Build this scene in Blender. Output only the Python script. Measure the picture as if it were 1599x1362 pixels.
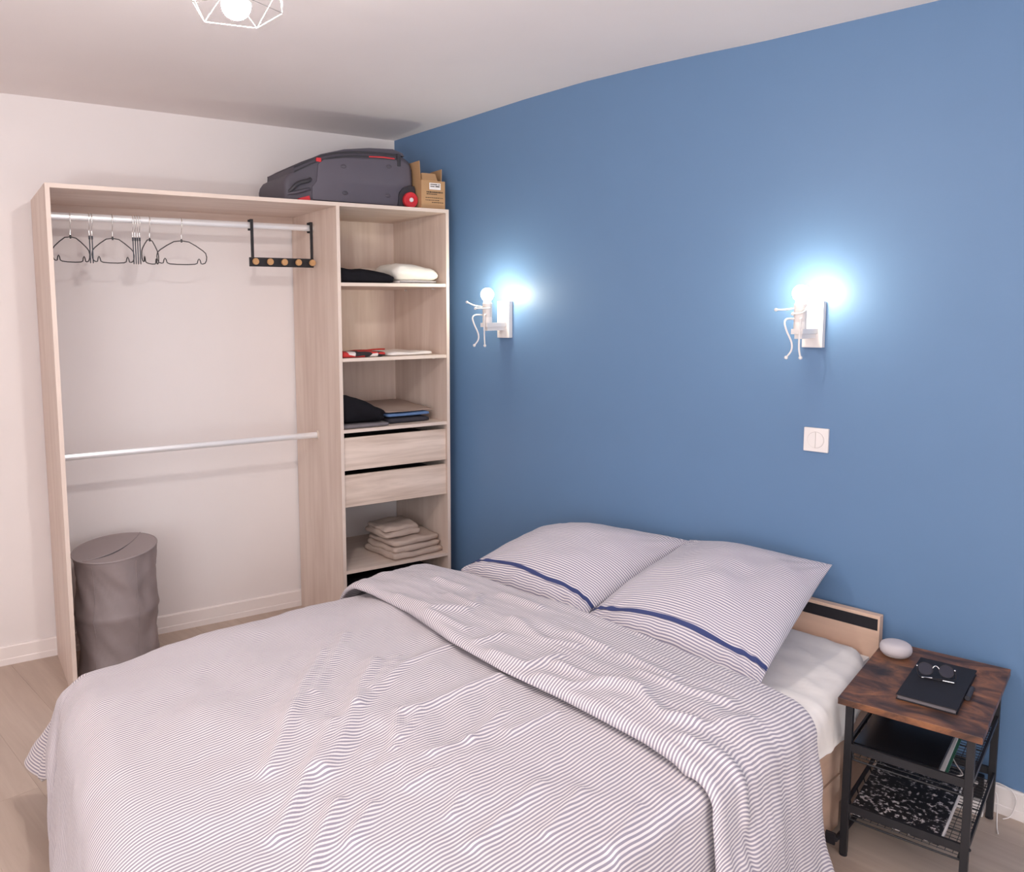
import bpy, bmesh, math, random
import numpy as np
from mathutils import Vector, Matrix, Euler

# ------------------------------------------------------------------ camera, world, exposure
scene = bpy.context.scene
COL = scene.collection
for o in list(bpy.data.objects):
    bpy.data.objects.remove(o)

cam_d = bpy.data.cameras.new('camera')
cam = bpy.data.objects.new('camera', cam_d)
COL.objects.link(cam)
CAM_POS = Vector((3.3482, -2.7568, 1.4804))
_y, _p, _r = math.radians(48.4183), math.radians(-6.08795), math.radians(-0.5235)
fwd = Vector((-math.sin(_y) * math.cos(_p), math.cos(_y) * math.cos(_p), math.sin(_p)))
rgt = Vector((math.cos(_y), math.sin(_y), 0))
upv = rgt.cross(fwd)
r2 = rgt * math.cos(_r) + upv * math.sin(_r)
u2 = -rgt * math.sin(_r) + upv * math.cos(_r)
m = Matrix.Identity(4)
for i in range(3):
    m[i][0], m[i][1], m[i][2], m[i][3] = r2[i], u2[i], -fwd[i], CAM_POS[i]
cam.matrix_world = m
cam_d.sensor_fit = 'HORIZONTAL'
cam_d.sensor_width = 36.0
cam_d.lens = 1269.8225 / 1599 * 36.0
cam_d.shift_x = (799.5 - 667.6) / 1599
cam_d.shift_y = (624.99 - 681.0) / 1599
cam_d.clip_start = 0.02
scene.camera = cam

world = bpy.data.worlds.new('world')
scene.world = world
world.use_nodes = True
world.node_tree.nodes['Background'].inputs[0].default_value = (0.9, 0.85, 0.85, 1)
world.node_tree.nodes['Background'].inputs[1].default_value = 0.0

PENDANT_FLUX = 22.0
SCONCE_FLUX = 3.5
fill_d = bpy.data.lights.new('window_daylight', 'AREA')       # added soft fill from behind the camera, no known source there
fill_d.shape = 'RECTANGLE'
fill_d.size, fill_d.size_y = 2.4, 1.5
fill_d.energy = 50.0
fill_d.color = (.95, .97, 1.0)
fill = bpy.data.objects.new('window_daylight', fill_d)
COL.objects.link(fill)
fill.location = (3.55, -4.56, 1.2)
fill.rotation_euler = (math.radians(90), 0, 0)
fill2_d = bpy.data.lights.new('side_window_daylight', 'AREA')   # second added fill, from the right, to lift the dim bedside
fill2_d.shape = 'RECTANGLE'
fill2_d.size, fill2_d.size_y = 1.2, 1.3
fill2_d.energy = 24.0
fill2_d.color = (.97, .98, 1.0)
fill2 = bpy.data.objects.new('side_window_daylight', fill2_d)
COL.objects.link(fill2)
fill2.location = (4.86, -2.3, .95)
fill2.rotation_euler = (math.radians(90), 0, math.radians(90))
up_fill_d = bpy.data.lights.new('floor_uplight', 'AREA')          # added fill pointing up behind the camera, bounced off the ceiling
up_fill_d.shape = 'DISK'
up_fill_d.size = .40
up_fill_d.energy = 80.0
up_fill_d.color = (.96, .98, 1.0)
up_fill = bpy.data.objects.new('floor_uplight', up_fill_d)
COL.objects.link(up_fill)
up_fill.location = (3.7, -3.9, 1.0)
up_fill.rotation_euler = (math.radians(180), 0, 0)
scene.view_settings.view_transform = 'Standard'
scene.view_settings.look = 'None'
scene.view_settings.exposure = 0.0
scene.view_settings.gamma = 1.0
scene.view_settings.use_curve_mapping = False
scene.cycles.use_denoising = True
scene.cycles.max_bounces = 10
scene.cycles.diffuse_bounces = 7
scene.cycles.sample_clamp_indirect = 6.0

rnd = random.Random(7)
PI = math.pi
TH = math.radians(-10.8343)           # the white wall leans away from a right angle
A = Vector((math.cos(TH), math.sin(TH), 0))
B = Vector((-math.sin(TH), math.cos(TH), 0))
H = 2.384
HW = 1.962                            # wardrobe height


def WP(a, b, z=0.0):                  # white-wall frame -> world
    return A * a + B * b + Vector((0, 0, z))


# ------------------------------------------------------------------ materials
MATS = {}


def node_mat(name):
    mt = bpy.data.materials.new(name)
    mt.use_nodes = True
    nt = mt.node_tree
    bs = nt.nodes['Principled BSDF']
    MATS[name] = mt
    return mt, nt, bs


def plain(name, col, rough=0.6, metal=0.0, bump=0.0, bscale=200.0, var=0.04, vscale=6.0, spec=None, coat=0.0):
    mt, nt, bs = node_mat(name)
    n = nt.nodes
    tc = n.new('ShaderNodeTexCoord')
    ns = n.new('ShaderNodeTexNoise')
    ns.inputs['Scale'].default_value = vscale
    ns.inputs['Detail'].default_value = 4
    nt.links.new(tc.outputs['Object'], ns.inputs['Vector'])
    rp = n.new('ShaderNodeValToRGB')
    c = col
    rp.color_ramp.elements[0].position = 0.3
    rp.color_ramp.elements[1].position = 0.7
    rp.color_ramp.elements[0].color = (c[0] * (1 - var), c[1] * (1 - var), c[2] * (1 - var), 1)
    rp.color_ramp.elements[1].color = (min(1, c[0] * (1 + var)), min(1, c[1] * (1 + var)), min(1, c[2] * (1 + var)), 1)
    nt.links.new(ns.outputs['Fac'], rp.inputs['Fac'])
    nt.links.new(rp.outputs['Color'], bs.inputs['Base Color'])
    bs.inputs['Roughness'].default_value = rough
    bs.inputs['Metallic'].default_value = metal
    if spec is not None:
        bs.inputs['Specular IOR Level'].default_value = spec
    if coat:
        bs.inputs['Coat Weight'].default_value = coat
    if bump:
        n2 = n.new('ShaderNodeTexNoise')
        n2.inputs['Scale'].default_value = bscale
        n2.inputs['Detail'].default_value = 3
        nt.links.new(tc.outputs['Object'], n2.inputs['Vector'])
        bp = n.new('ShaderNodeBump')
        bp.inputs['Strength'].default_value = bump
        bp.inputs['Distance'].default_value = 0.002
        nt.links.new(n2.outputs['Fac'], bp.inputs['Height'])
        nt.links.new(bp.outputs['Normal'], bs.inputs['Normal'])
    return mt


def wood(name, light, dark, axis='z', scale=1.0, rough=0.5, contrast=0.5, rand=False, spec=0.3, knots=0.0):
    """long grain along one axis of the object"""
    mt, nt, bs = node_mat(name)
    n = nt.nodes
    L = nt.links.new
    tc = n.new('ShaderNodeTexCoord')
    mp = n.new('ShaderNodeMapping')
    k = {'x': (1.6, 26, 26), 'y': (26, 1.6, 26), 'z': (26, 26, 1.6)}[axis]
    mp.inputs['Scale'].default_value = [v * scale for v in k]
    if rand:
        oi = n.new('ShaderNodeObjectInfo')
        ml = n.new('ShaderNodeVectorMath')
        ml.operation = 'MULTIPLY_ADD'
        cb = n.new('ShaderNodeCombineXYZ')
        L(oi.outputs['Random'], cb.inputs[0])
        L(oi.outputs['Random'], cb.inputs[1])
        L(oi.outputs['Random'], cb.inputs[2])
        ml.inputs[1].default_value = (17, 31, 13)
        L(cb.outputs[0], ml.inputs[0])
        L(tc.outputs['Object'], ml.inputs[2])
        L(ml.outputs[0], mp.inputs['Vector'])
    else:
        L(tc.outputs['Object'], mp.inputs['Vector'])
    ns = n.new('ShaderNodeTexNoise')
    ns.inputs['Scale'].default_value = 1.0
    ns.inputs['Detail'].default_value = 7
    ns.inputs['Roughness'].default_value = 0.62
    ns.inputs['Distortion'].default_value = 0.6
    L(mp.outputs[0], ns.inputs['Vector'])
    m2 = n.new('ShaderNodeMapping')
    k2 = {'x': (.9, 5, 5), 'y': (5, .9, 5), 'z': (5, 5, .9)}[axis]
    m2.inputs['Scale'].default_value = [v * scale for v in k2]
    L(mp.inputs['Vector'].links[0].from_socket, m2.inputs['Vector'])
    n2 = n.new('ShaderNodeTexNoise')
    n2.inputs['Scale'].default_value = 1.0
    n2.inputs['Detail'].default_value = 3
    n2.inputs['Distortion'].default_value = 1.2
    L(m2.outputs[0], n2.inputs['Vector'])
    ad = n.new('ShaderNodeMath')
    ad.operation = 'ADD'
    L(ns.outputs['Fac'], ad.inputs[0])
    L(n2.outputs['Fac'], ad.inputs[1])
    rp = n.new('ShaderNodeValToRGB')
    hw = 0.30 / max(contrast, .05) * .5
    rp.color_ramp.elements[0].position = max(0, 0.5 - hw * .55)
    rp.color_ramp.elements[1].position = min(1, 0.5 + hw * .45)
    rp.color_ramp.elements[0].color = (*dark, 1)
    rp.color_ramp.elements[1].color = (*light, 1)
    hf = n.new('ShaderNodeMath')
    hf.operation = 'MULTIPLY'
    hf.inputs[1].default_value = 0.5
    L(ad.outputs[0], hf.inputs[0])
    L(hf.outputs[0], rp.inputs['Fac'])
    L(rp.outputs['Color'], bs.inputs['Base Color'])
    bs.inputs['Roughness'].default_value = rough
    bs.inputs['Specular IOR Level'].default_value = spec
    bp = n.new('ShaderNodeBump')
    bp.inputs['Strength'].default_value = 0.12
    bp.inputs['Distance'].default_value = 0.001
    L(ns.outputs['Fac'], bp.inputs['Height'])
    L(bp.outputs['Normal'], bs.inputs['Normal'])
    return mt


def stripes(name, period, light, dark, duty=0.48, along='x', wob=0.0006):
    mt, nt, bs = node_mat(name)
    n = nt.nodes
    L = nt.links.new
    uv = n.new('ShaderNodeUVMap')
    sp = n.new('ShaderNodeSeparateXYZ')
    L(uv.outputs[0], sp.inputs[0])
    ns = n.new('ShaderNodeTexNoise')
    ns.inputs['Scale'].default_value = 14
    ns.inputs['Detail'].default_value = 2
    L(uv.outputs[0], ns.inputs['Vector'])
    ma = n.new('ShaderNodeMath')
    ma.operation = 'MULTIPLY_ADD'
    L(ns.outputs['Fac'], ma.inputs[0])
    ma.inputs[1].default_value = wob
    L(sp.outputs['X' if along == 'x' else 'Y'], ma.inputs[2])
    ml = n.new('ShaderNodeMath')
    ml.operation = 'MULTIPLY'
    ml.inputs[1].default_value = 2 * PI / period
    L(ma.outputs[0], ml.inputs[0])
    sn = n.new('ShaderNodeMath')
    sn.operation = 'SINE'
    L(ml.outputs[0], sn.inputs[0])
    rp = n.new('ShaderNodeValToRGB')
    rp.color_ramp.elements[0].position = duty - .11
    rp.color_ramp.elements[1].position = duty + .17
    rp.color_ramp.elements[0].color = (*dark, 1)
    rp.color_ramp.elements[1].color = (*light, 1)
    mr = n.new('ShaderNodeMapRange')
    mr.inputs[1].default_value = -1
    mr.inputs[2].default_value = 1
    L(sn.outputs[0], mr.inputs[0])
    L(mr.outputs[0], rp.inputs['Fac'])
    L(rp.outputs['Color'], bs.inputs['Base Color'])
    bs.inputs['Roughness'].default_value = 0.85
    bs.inputs['Specular IOR Level'].default_value = 0.15
    bs.inputs['Sheen Weight'].default_value = 0.15
    n2 = n.new('ShaderNodeTexNoise')
    n2.inputs['Scale'].default_value = 55
    n2.inputs['Detail'].default_value = 3
    L(uv.outputs[0], n2.inputs['Vector'])
    bp = n.new('ShaderNodeBump')
    bp.inputs['Strength'].default_value = 0.16
    bp.inputs['Distance'].default_value = 0.006
    L(n2.outputs['Fac'], bp.inputs['Height'])
    L(bp.outputs['Normal'], bs.inputs['Normal'])
    return mt


def emissive(name, col, strength):
    mt, nt, bs = node_mat(name)
    bs.inputs['Base Color'].default_value = (.9, .9, .88, 1)
    bs.inputs['Emission Color'].default_value = (*col, 1)
    bs.inputs['Emission Strength'].default_value = strength
    return mt


M = {}
M['white_wall'] = plain('painted_white_wall', (.785, .735, .725), .75, bump=.05, bscale=160, var=.008)
M['ceiling'] = plain('painted_ceiling', (.80, .745, .735), .85, bump=.05, bscale=140, var=.008)
M['blue_wall'] = plain('painted_blue_wall', (.126, .224, .385), .47, bump=.03, bscale=170, var=.012, spec=.42)
M['baseboard'] = plain('painted_baseboard', (.82, .76, .74), .45, var=.01)
LW, DW = (.74, .62, .545), (.60, .47, .40)
M['wood_z'] = wood('bleached_oak_upright', LW, DW, 'z', contrast=.55, rough=.5)
M['wood_y'] = wood('bleached_oak_crosswise', LW, DW, 'y', contrast=.6, rough=.5)
M['wood_pale'] = wood('pale_oak_drawer_front', (.78, .64, .555), (.53, .40, .325), 'y', contrast=.8, rough=.5)
M['edge'] = plain('pale_edge_band', (.71, .585, .51), .5, var=.03)
M['plank'] = wood('washed_oak_laminate', (.535, .435, .365), (.41, .32, .262), 'x', scale=.8, contrast=.55, rough=.45, rand=True)
M['underlay'] = plain('dark_underlay', (.10, .07, .05), .9)
M['bed_wood'] = wood('warm_oak_bed', (.80, .57, .44), (.66, .45, .335), 'x', scale=.8, contrast=.5, rough=.45)
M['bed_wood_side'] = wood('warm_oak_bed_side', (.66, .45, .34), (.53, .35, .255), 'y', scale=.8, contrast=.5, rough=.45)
M['black'] = plain('matt_black', (.018, .016, .02), .6, var=.1, spec=.3)
M['black_metal'] = plain('black_powder_coat', (.015, .014, .017), .45, var=.1, bump=.1, bscale=600)
M['black_cloth'] = plain('black_cotton', (.012, .011, .014), .95, bump=.5, bscale=350, spec=.1)
M['chrome'] = plain('satin_aluminium_tube', (.86, .86, .87), .3, metal=.45, var=.02)
M['nickel'] = plain('bright_nickel', (.80, .78, .76), .25, metal=1.0)
M['cage'] = plain('brushed_grey_wire', (.34, .32, .31), .45, metal=.3)
M['white_metal'] = plain('white_lacquer', (.80, .75, .73), .35, var=.01)
M['white_plastic'] = plain('white_plastic', (.82, .77, .75), .35, var=.01)
M['sheet'] = plain('cream_cotton_sheet', (.90, .85, .81), .9, bump=.25, bscale=30, var=.02, spec=.1)
M['towel_white'] = plain('white_terry', (.80, .76, .70), .95, bump=.8, bscale=300, spec=.1)
M['cream'] = plain('cream_cotton', (.66, .57, .50), .95, bump=.5, bscale=250, spec=.1)
M['beige_towel'] = plain('beige_terry_towel', (.50, .395, .34), .97, bump=1.0, bscale=120, spec=.08, var=.08)
M['taupe'] = plain('taupe_jersey', (.36, .27, .235), .95, bump=.4, bscale=300, spec=.1)
M['blue_cloth'] = plain('blue_jersey', (.12, .20, .38), .95, bump=.4, bscale=300, spec=.1)
M['dark_grey_cloth'] = plain('charcoal_jersey', (.045, .042, .052), .95, bump=.4, bscale=300, spec=.1)
M['grey_cloth'] = plain('grey_jersey', (.17, .15, .16), .95, bump=.4, bscale=300, spec=.1)
M['red_cloth'] = plain('red_cotton', (.52, .035, .03), .9, bump=.3, bscale=300, spec=.1)
M['white_cloth'] = plain('white_cotton', (.72, .66, .64), .9, bump=.3, bscale=300, spec=.1)
M['basket'] = plain('grey_brown_nylon', (.285, .235, .235), .55, bump=.25, bscale=60, var=.08, vscale=10)
M['basket_lid'] = plain('grey_brown_nylon_lid', (.32, .27, .27), .6, bump=.15, bscale=80, var=.04)
M['suit'] = plain('slate_nylon_weave', (.085, .075, .095), .6, bump=.5, bscale=420, var=.06)
M['suit_panel'] = plain('slate_moulded_panel', (.105, .093, .118), .5, bump=.15, bscale=300, var=.04)
M['suit_dark'] = plain('dark_rubber', (.035, .032, .04), .5)
M['red_plastic'] = plain('red_plastic', (.60, .03, .04), .4, var=.03)
M['cardboard'] = plain('brown_cardboard', (.46, .27, .135), .85, bump=.15, bscale=90, var=.06)
M['card_inside'] = plain('brown_cardboard_inside', (.40, .24, .13), .9, var=.06)
M['paper'] = plain('white_paper', (.85, .80, .78), .8, var=.01)
M['ink'] = plain('faded_black_ink', (.06, .04, .03), .9)
M['knob_wood'] = wood('beech_knob', (.62, .36, .17), (.46, .25, .11), 'z', scale=3, contrast=.4)
M['hanger_wire'] = plain('black_coated_wire', (.03, .028, .03), .45)
M['hanger_blue'] = plain('slate_velvet', (.075, .085, .105), .9, var=.1)
M['speaker'] = plain('chalk_speaker_fabric', (.66, .60, .62), .95, bump=.8, bscale=900, var=.03, spec=.1)
M['glass'] = plain('tinted_lens', (.014, .014, .03), .12, spec=.22)
M['laptop'] = plain('glossy_black_lid', (.008, .009, .012), .22, spec=.6)
M['green'] = plain('green_card', (.02, .13, .08), .6)
M['navy'] = plain('navy_ribbon', (.035, .05, .16), .8)
M['socket_grey'] = plain('warm_grey_recess', (.55, .50, .49), .5)
M['screw'] = plain('white_zinc', (.8, .78, .76), .35, metal=.6)
M['drawer_dark'] = plain('dark_drawer_lining', (.06, .05, .055), .8)
M['stripe_duvet'] = stripes('blue_grey_ticking_stripe', .0094, (.755, .70, .70), (.31, .278, .335), along='x')
M['stripe_pillow'] = stripes('blue_grey_pillow_stripe', .0094, (.77, .715, .725), (.29, .265, .35), along='y')

# rustic brown table top
mt, nt, bs = node_mat('rustic_brown_board')
n = nt.nodes
L = nt.links.new
tc = n.new('ShaderNodeTexCoord')
mp = n.new('ShaderNodeMapping')
mp.inputs['Scale'].default_value = (5.0, 10, 10)
L(tc.outputs['Object'], mp.inputs['Vector'])
n1 = n.new('ShaderNodeTexNoise')
n1.inputs['Scale'].default_value = 1.1
n1.inputs['Detail'].default_value = 6
n1.inputs['Roughness'].default_value = .6
n1.inputs['Distortion'].default_value = 1.6
L(mp.outputs[0], n1.inputs['Vector'])
rp = n.new('ShaderNodeValToRGB')
e = rp.color_ramp.elements
e[0].position, e[0].color = .32, (.022, .013, .012, 1)
e[1].position, e[1].color = .68, (.37, .15, .066, 1)
x = e.new(.46)
x.color = (.105, .045, .027, 1)
x = e.new(.58)
x.color = (.25, .10, .045, 1)
L(n1.outputs['Fac'], rp.inputs['Fac'])
L(rp.outputs['Color'], bs.inputs['Base Color'])
bs.inputs['Roughness'].default_value = .45
M['rustic'] = mt

# marbled notebook cover: black with white flecks
mt, nt, bs = node_mat('marbled_black_cover')
n = nt.nodes
L = nt.links.new
tc = n.new('ShaderNodeTexCoord')
n1 = n.new('ShaderNodeTexNoise')
n1.inputs['Scale'].default_value = 85
n1.inputs['Detail'].default_value = 5
n1.inputs['Roughness'].default_value = .6
L(tc.outputs['Object'], n1.inputs['Vector'])
rp = n.new('ShaderNodeValToRGB')
e = rp.color_ramp.elements
e[0].position, e[0].color = .55, (.014, .012, .014, 1)
e[1].position, e[1].color = .64, (.62, .56, .57, 1)
L(n1.outputs['Fac'], rp.inputs['Fac'])
L(rp.outputs['Color'], bs.inputs['Base Color'])
bs.inputs['Roughness'].default_value = .5
M['marbled'] = mt

# dark print with red and white patches for the T-shirt
mt, nt, bs = node_mat('red_black_shirt_print')
n = nt.nodes
L = nt.links.new
tc = n.new('ShaderNodeTexCoord')
mp = n.new('ShaderNodeMapping')
mp.inputs['Scale'].default_value = (16, 26, 30)
L(tc.outputs['Object'], mp.inputs['Vector'])
n1 = n.new('ShaderNodeTexVoronoi')
n1.inputs['Scale'].default_value = 1.0
L(mp.outputs[0], n1.inputs['Vector'])
sp = n.new('ShaderNodeSeparateColor')
L(n1.outputs['Color'], sp.inputs[0])
rp = n.new('ShaderNodeValToRGB')
rp.color_ramp.interpolation = 'CONSTANT'
e = rp.color_ramp.elements
e[0].position, e[0].color = 0, (.02, .015, .018, 1)
e[1].position, e[1].color = .30, (.50, .03, .028, 1)
x = e.new(.88)
x.color = (.7, .62, .6, 1)
L(sp.outputs[0], rp.inputs['Fac'])
L(rp.outputs['Color'], bs.inputs['Base Color'])
bs.inputs['Roughness'].default_value = .9
M['shirt_print'] = mt

M['bulb_pendant'] = emissive('warm_lit_bulb', (1.0, .94, .90), PENDANT_FLUX / (2 * PI * PI * .031 ** 2))
M['bulb_sconce'] = emissive('cool_lit_globe', (1.0, .97, .79), SCONCE_FLUX / (4 * PI * PI * .0255 ** 2))


# ------------------------------------------------------------------ mesh helpers
def new_bm():
    return bmesh.new()


def box(bm, x0, x1, y0, y1, z0, z1, bev=0.0):
    vs = [bm.verts.new((x, y, z)) for z in (z0, z1) for y in (y0, y1) for x in (x0, x1)]
    fs = [(0, 2, 3, 1), (4, 5, 7, 6), (0, 1, 5, 4), (2, 6, 7, 3), (0, 4, 6, 2), (1, 3, 7, 5)]
    faces = [bm.faces.new([vs[i] for i in f]) for f in fs]
    if bev:
        es = list({e for f in faces for e in f.edges})
        bmesh.ops.bevel(bm, geom=es, offset=bev, segments=2, profile=.6, affect='EDGES')
    return bm


def prism(bm, pts, fn0, fn1):
    """outline pts (2D) placed by fn0 (one face) and fn1 (other face)"""
    a = [bm.verts.new(fn0(*p)) for p in pts]
    b = [bm.verts.new(fn1(*p)) for p in pts]
    bm.faces.new(a)
    bm.faces.new(b[::-1])
    k = len(pts)
    for i in range(k):
        j = (i + 1) % k
        bm.faces.new([a[i], b[i], b[j], a[j]])
    bmesh.ops.recalc_face_normals(bm, faces=bm.faces)
    return bm


def tube(bm, pts, r, n=8, cap=True, closed=False):
    pts = [Vector(p) for p in pts]
    rings = []
    k = len(pts)
    prev = None
    for i, p in enumerate(pts):
        if closed:
            d = pts[(i + 1) % k] - pts[i - 1]
        else:
            d = pts[min(i + 1, k - 1)] - pts[max(i - 1, 0)]
        d.normalize()
        if prev is None:
            t = Vector((0, 0, 1)) if abs(d.z) < .9 else Vector((1, 0, 0))
            s = d.cross(t).normalized()
        else:
            s = (prev - d * prev.dot(d))
            s = s.normalized() if s.length > 1e-6 else d.orthogonal().normalized()
        prev = s
        q = d.cross(s)
        rr = r[i] if isinstance(r, (list, tuple)) else r
        rings.append([bm.verts.new(p + (s * math.cos(2 * PI * j / n) + q * math.sin(2 * PI * j / n)) * rr) for j in range(n)])
    m_ = k if closed else k - 1
    for i in range(m_):
        a, b = rings[i], rings[(i + 1) % k]
        for j in range(n):
            bm.faces.new([a[j], a[(j + 1) % n], b[(j + 1) % n], b[j]])
    if cap and not closed:
        bm.faces.new(rings[0][::-1])
        bm.faces.new(rings[-1])
    return bm


def catmull(pts, sub=6):
    P = [Vector(p) for p in pts]
    P = [P[0] * 2 - P[1]] + P + [P[-1] * 2 - P[-2]]
    out = []
    for i in range(1, len(P) - 2):
        for s in range(sub):
            t = s / sub
            a, b, c, d = P[i - 1], P[i], P[i + 1], P[i + 2]
            out.append(.5 * ((2 * b) + (c - a) * t + (2 * a - 5 * b + 4 * c - d) * t * t + (3 * b - a - 3 * c + d) * t ** 3))
    out.append(P[-2])
    return out


def lathe(bm, prof, n=32, c=(0, 0, 0), axis='z'):
    """prof: list of (radius, height)"""
    rings = []
    c = Vector(c)
    for r, h in prof:
        ring = []
        for j in range(n):
            t = 2 * PI * j / n
            if axis == 'z':
                v = Vector((r * math.cos(t), r * math.sin(t), h))
            elif axis == 'y':
                v = Vector((r * math.cos(t), h, r * math.sin(t)))
            else:
                v = Vector((h, r * math.cos(t), r * math.sin(t)))
            ring.append(bm.verts.new(c + v))
        rings.append(ring)
    for a, b in zip(rings, rings[1:]):
        for j in range(n):
            bm.faces.new([a[j], a[(j + 1) % n], b[(j + 1) % n], b[j]])
    bm.faces.new(rings[0][::-1])
    bm.faces.new(rings[-1])
    bmesh.ops.recalc_face_normals(bm, faces=bm.faces)
    return bm


def ball(bm, c, r, u=16, v=10, sc=(1, 1, 1)):
    mtx = Matrix.Translation(Vector(c)) @ Matrix.Diagonal((*sc, 1))
    bmesh.ops.create_uvsphere(bm, u_segments=u, v_segments=v, radius=r, matrix=mtx)
    return bm


def obj(name, bm, mat, parent=None, smooth=None, loc=None):
    me = bpy.data.meshes.new(name)
    bm.normal_update()
    bm.to_mesh(me)
    bm.free()
    me.materials.append(mat)
    if smooth is not None:
        me.polygons.foreach_set('use_smooth', [True] * len(me.polygons))
        if smooth < 180:
            me.set_sharp_from_angle(angle=math.radians(smooth))
    o = bpy.data.objects.new(name, me)
    COL.objects.link(o)
    if parent:
        o.parent = parent
    if loc:
        o.location = loc
    return o


def thing(name, label, cat, loc=(0, 0, 0), rot=0.0, group=None):
    o = bpy.data.objects.new(name, None)
    o.empty_display_size = .05
    COL.objects.link(o)
    o.location = loc
    o.rotation_euler = (0, 0, rot)
    o['label'] = label
    o['category'] = cat
    if group:
        o['group'] = group
    return o


def tag(o, label, cat, group=None):
    o['label'] = label
    o['category'] = cat
    if group:
        o['group'] = group
    return o


def struct(name, bm, mat, **k):
    o = obj(name, bm, mat, **k)
    o['kind'] = 'structure'
    return o


def grid_obj(name, P, mat, parent=None, uv=None, thick=0.0, off=-1.0, closed_u=False, two=None):
    """P: (nu, nv, 3) numpy array"""
    nu, nv = P.shape[:2]
    me = bpy.data.meshes.new(name)
    idx = np.arange(nu * nv).reshape(nu, nv)
    f = np.stack([idx[:-1, :-1], idx[1:, :-1], idx[1:, 1:], idx[:-1, 1:]], -1).reshape(-1, 4)
    me.from_pydata(P.reshape(-1, 3).tolist(), [], f.tolist())
    if uv is not None:
        l = me.uv_layers.new(name='UVMap')
        U = uv.reshape(-1, 2)[f.reshape(-1)]
        l.data.foreach_set('uv', U.astype(np.float32).reshape(-1))
    me.polygons.foreach_set('use_smooth', [True] * len(me.polygons))
    me.materials.append(mat)
    me.update()
    o = bpy.data.objects.new(name, me)
    COL.objects.link(o)
    if parent:
        o.parent = parent
    if thick:
        md = o.modifiers.new('thickness', 'SOLIDIFY')
        md.thickness = thick
        md.offset = off
    return o


def vnoise(x, y, seed=0, octs=3, f=1.0, gain=.5):
    """smooth value noise, vectorised"""
    r = np.random.RandomState(seed)
    T = r.rand(64, 64) * 2 - 1
    out = np.zeros_like(x)
    a = 1.0
    for o_ in range(octs):
        X = x * f + 13.7 * o_
        Y = y * f + 7.3 * o_
        xi = np.floor(X).astype(int)
        yi = np.floor(Y).astype(int)
        fx = X - xi
        fy = Y - yi
        fx = fx * fx * fx * (fx * (fx * 6 - 15) + 10)
        fy = fy * fy * fy * (fy * (fy * 6 - 15) + 10)
        g = lambda i, j: T[i % 64, j % 64]
        out += a * ((g(xi, yi) * (1 - fx) + g(xi + 1, yi) * fx) * (1 - fy) + (g(xi, yi + 1) * (1 - fx) + g(xi + 1, yi + 1) * fx) * fy)
        a *= gain
        f *= 2.0
    return out


def soft_slab(w, d, h, r=.02, amp=.004, seed=0, cuts=11, sag=0.0, slope=0.0, slope_y=0.0):
    """rounded, slightly uneven block of cloth centred on x, y, standing on z=0"""
    bm = new_bm()
    bmesh.ops.create_cube(bm, size=1.0)
    bmesh.ops.subdivide_edges(bm, edges=bm.edges[:], cuts=cuts, use_grid_fill=True)
    r = min(r, h * .499, w * .45, d * .45)
    co = np.array([v.co[:] for v in bm.verts])
    p = co * np.array([w, d, h])
    inner = np.array([w / 2 - r, d / 2 - r, h / 2 - r])
    q = np.clip(p, -inner, inner)
    dv = p - q
    ln = np.linalg.norm(dv, axis=1, keepdims=True)
    ln[ln == 0] = 1
    p = q + dv / ln * r
    top = (p[:, 2] + h / 2) / h
    nz_ = vnoise(p[:, 0] + 5, p[:, 1] + 5, seed, 3, 14)
    nx_ = vnoise(p[:, 1] * 1.3 + 9, p[:, 2] * 2 + 3, seed + 1, 2, 16)
    ny_ = vnoise(p[:, 0] * 1.3 + 4, p[:, 2] * 2 + 8, seed + 2, 2, 16)
    p[:, 2] += nz_ * amp * top - sag * top * ((p[:, 0] / w * 2) ** 2 + (p[:, 1] / d * 2) ** 2) * .5
    p[:, 2] += top * (slope * p[:, 0] + slope_y * p[:, 1])
    p[:, 0] += nx_ * amp * np.sign(p[:, 0]) * (np.abs(p[:, 0]) > w * .4)
    p[:, 1] += ny_ * amp * np.sign(p[:, 1]) * (np.abs(p[:, 1]) > d * .4)
    p[:, 2] += h / 2
    p[:, 2] = np.maximum(p[:, 2], 0)
    for v, c in zip(bm.verts, p):
        v.co = c
    return bm


# ------------------------------------------------------------------ the room
bm = new_bm()
box(bm, -1.2, 5.0, -4.7, .15, -.12, -.0085)
floor = struct('floor', bm, M['underlay'])
row_w, pl = .193, 1.286
y = .05
row = 0
while y > -4.6:
    y1, y0 = y, y - row_w
    xs = .1914 * y0 - .04
    x = xs - rnd.random() * pl * .9
    while x < 4.95:
        x0, x1 = max(x, xs), min(x + pl, 4.95)
        if x1 - x0 > .03:
            bm = new_bm()
            box(bm, x0 + .0003, x1 - .0003, y0 + .0003, y1 - .0003, -.0085, 0)
            obj('plank', bm, M['plank'], floor)
        x += pl
    y -= row_w
    row += 1

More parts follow.
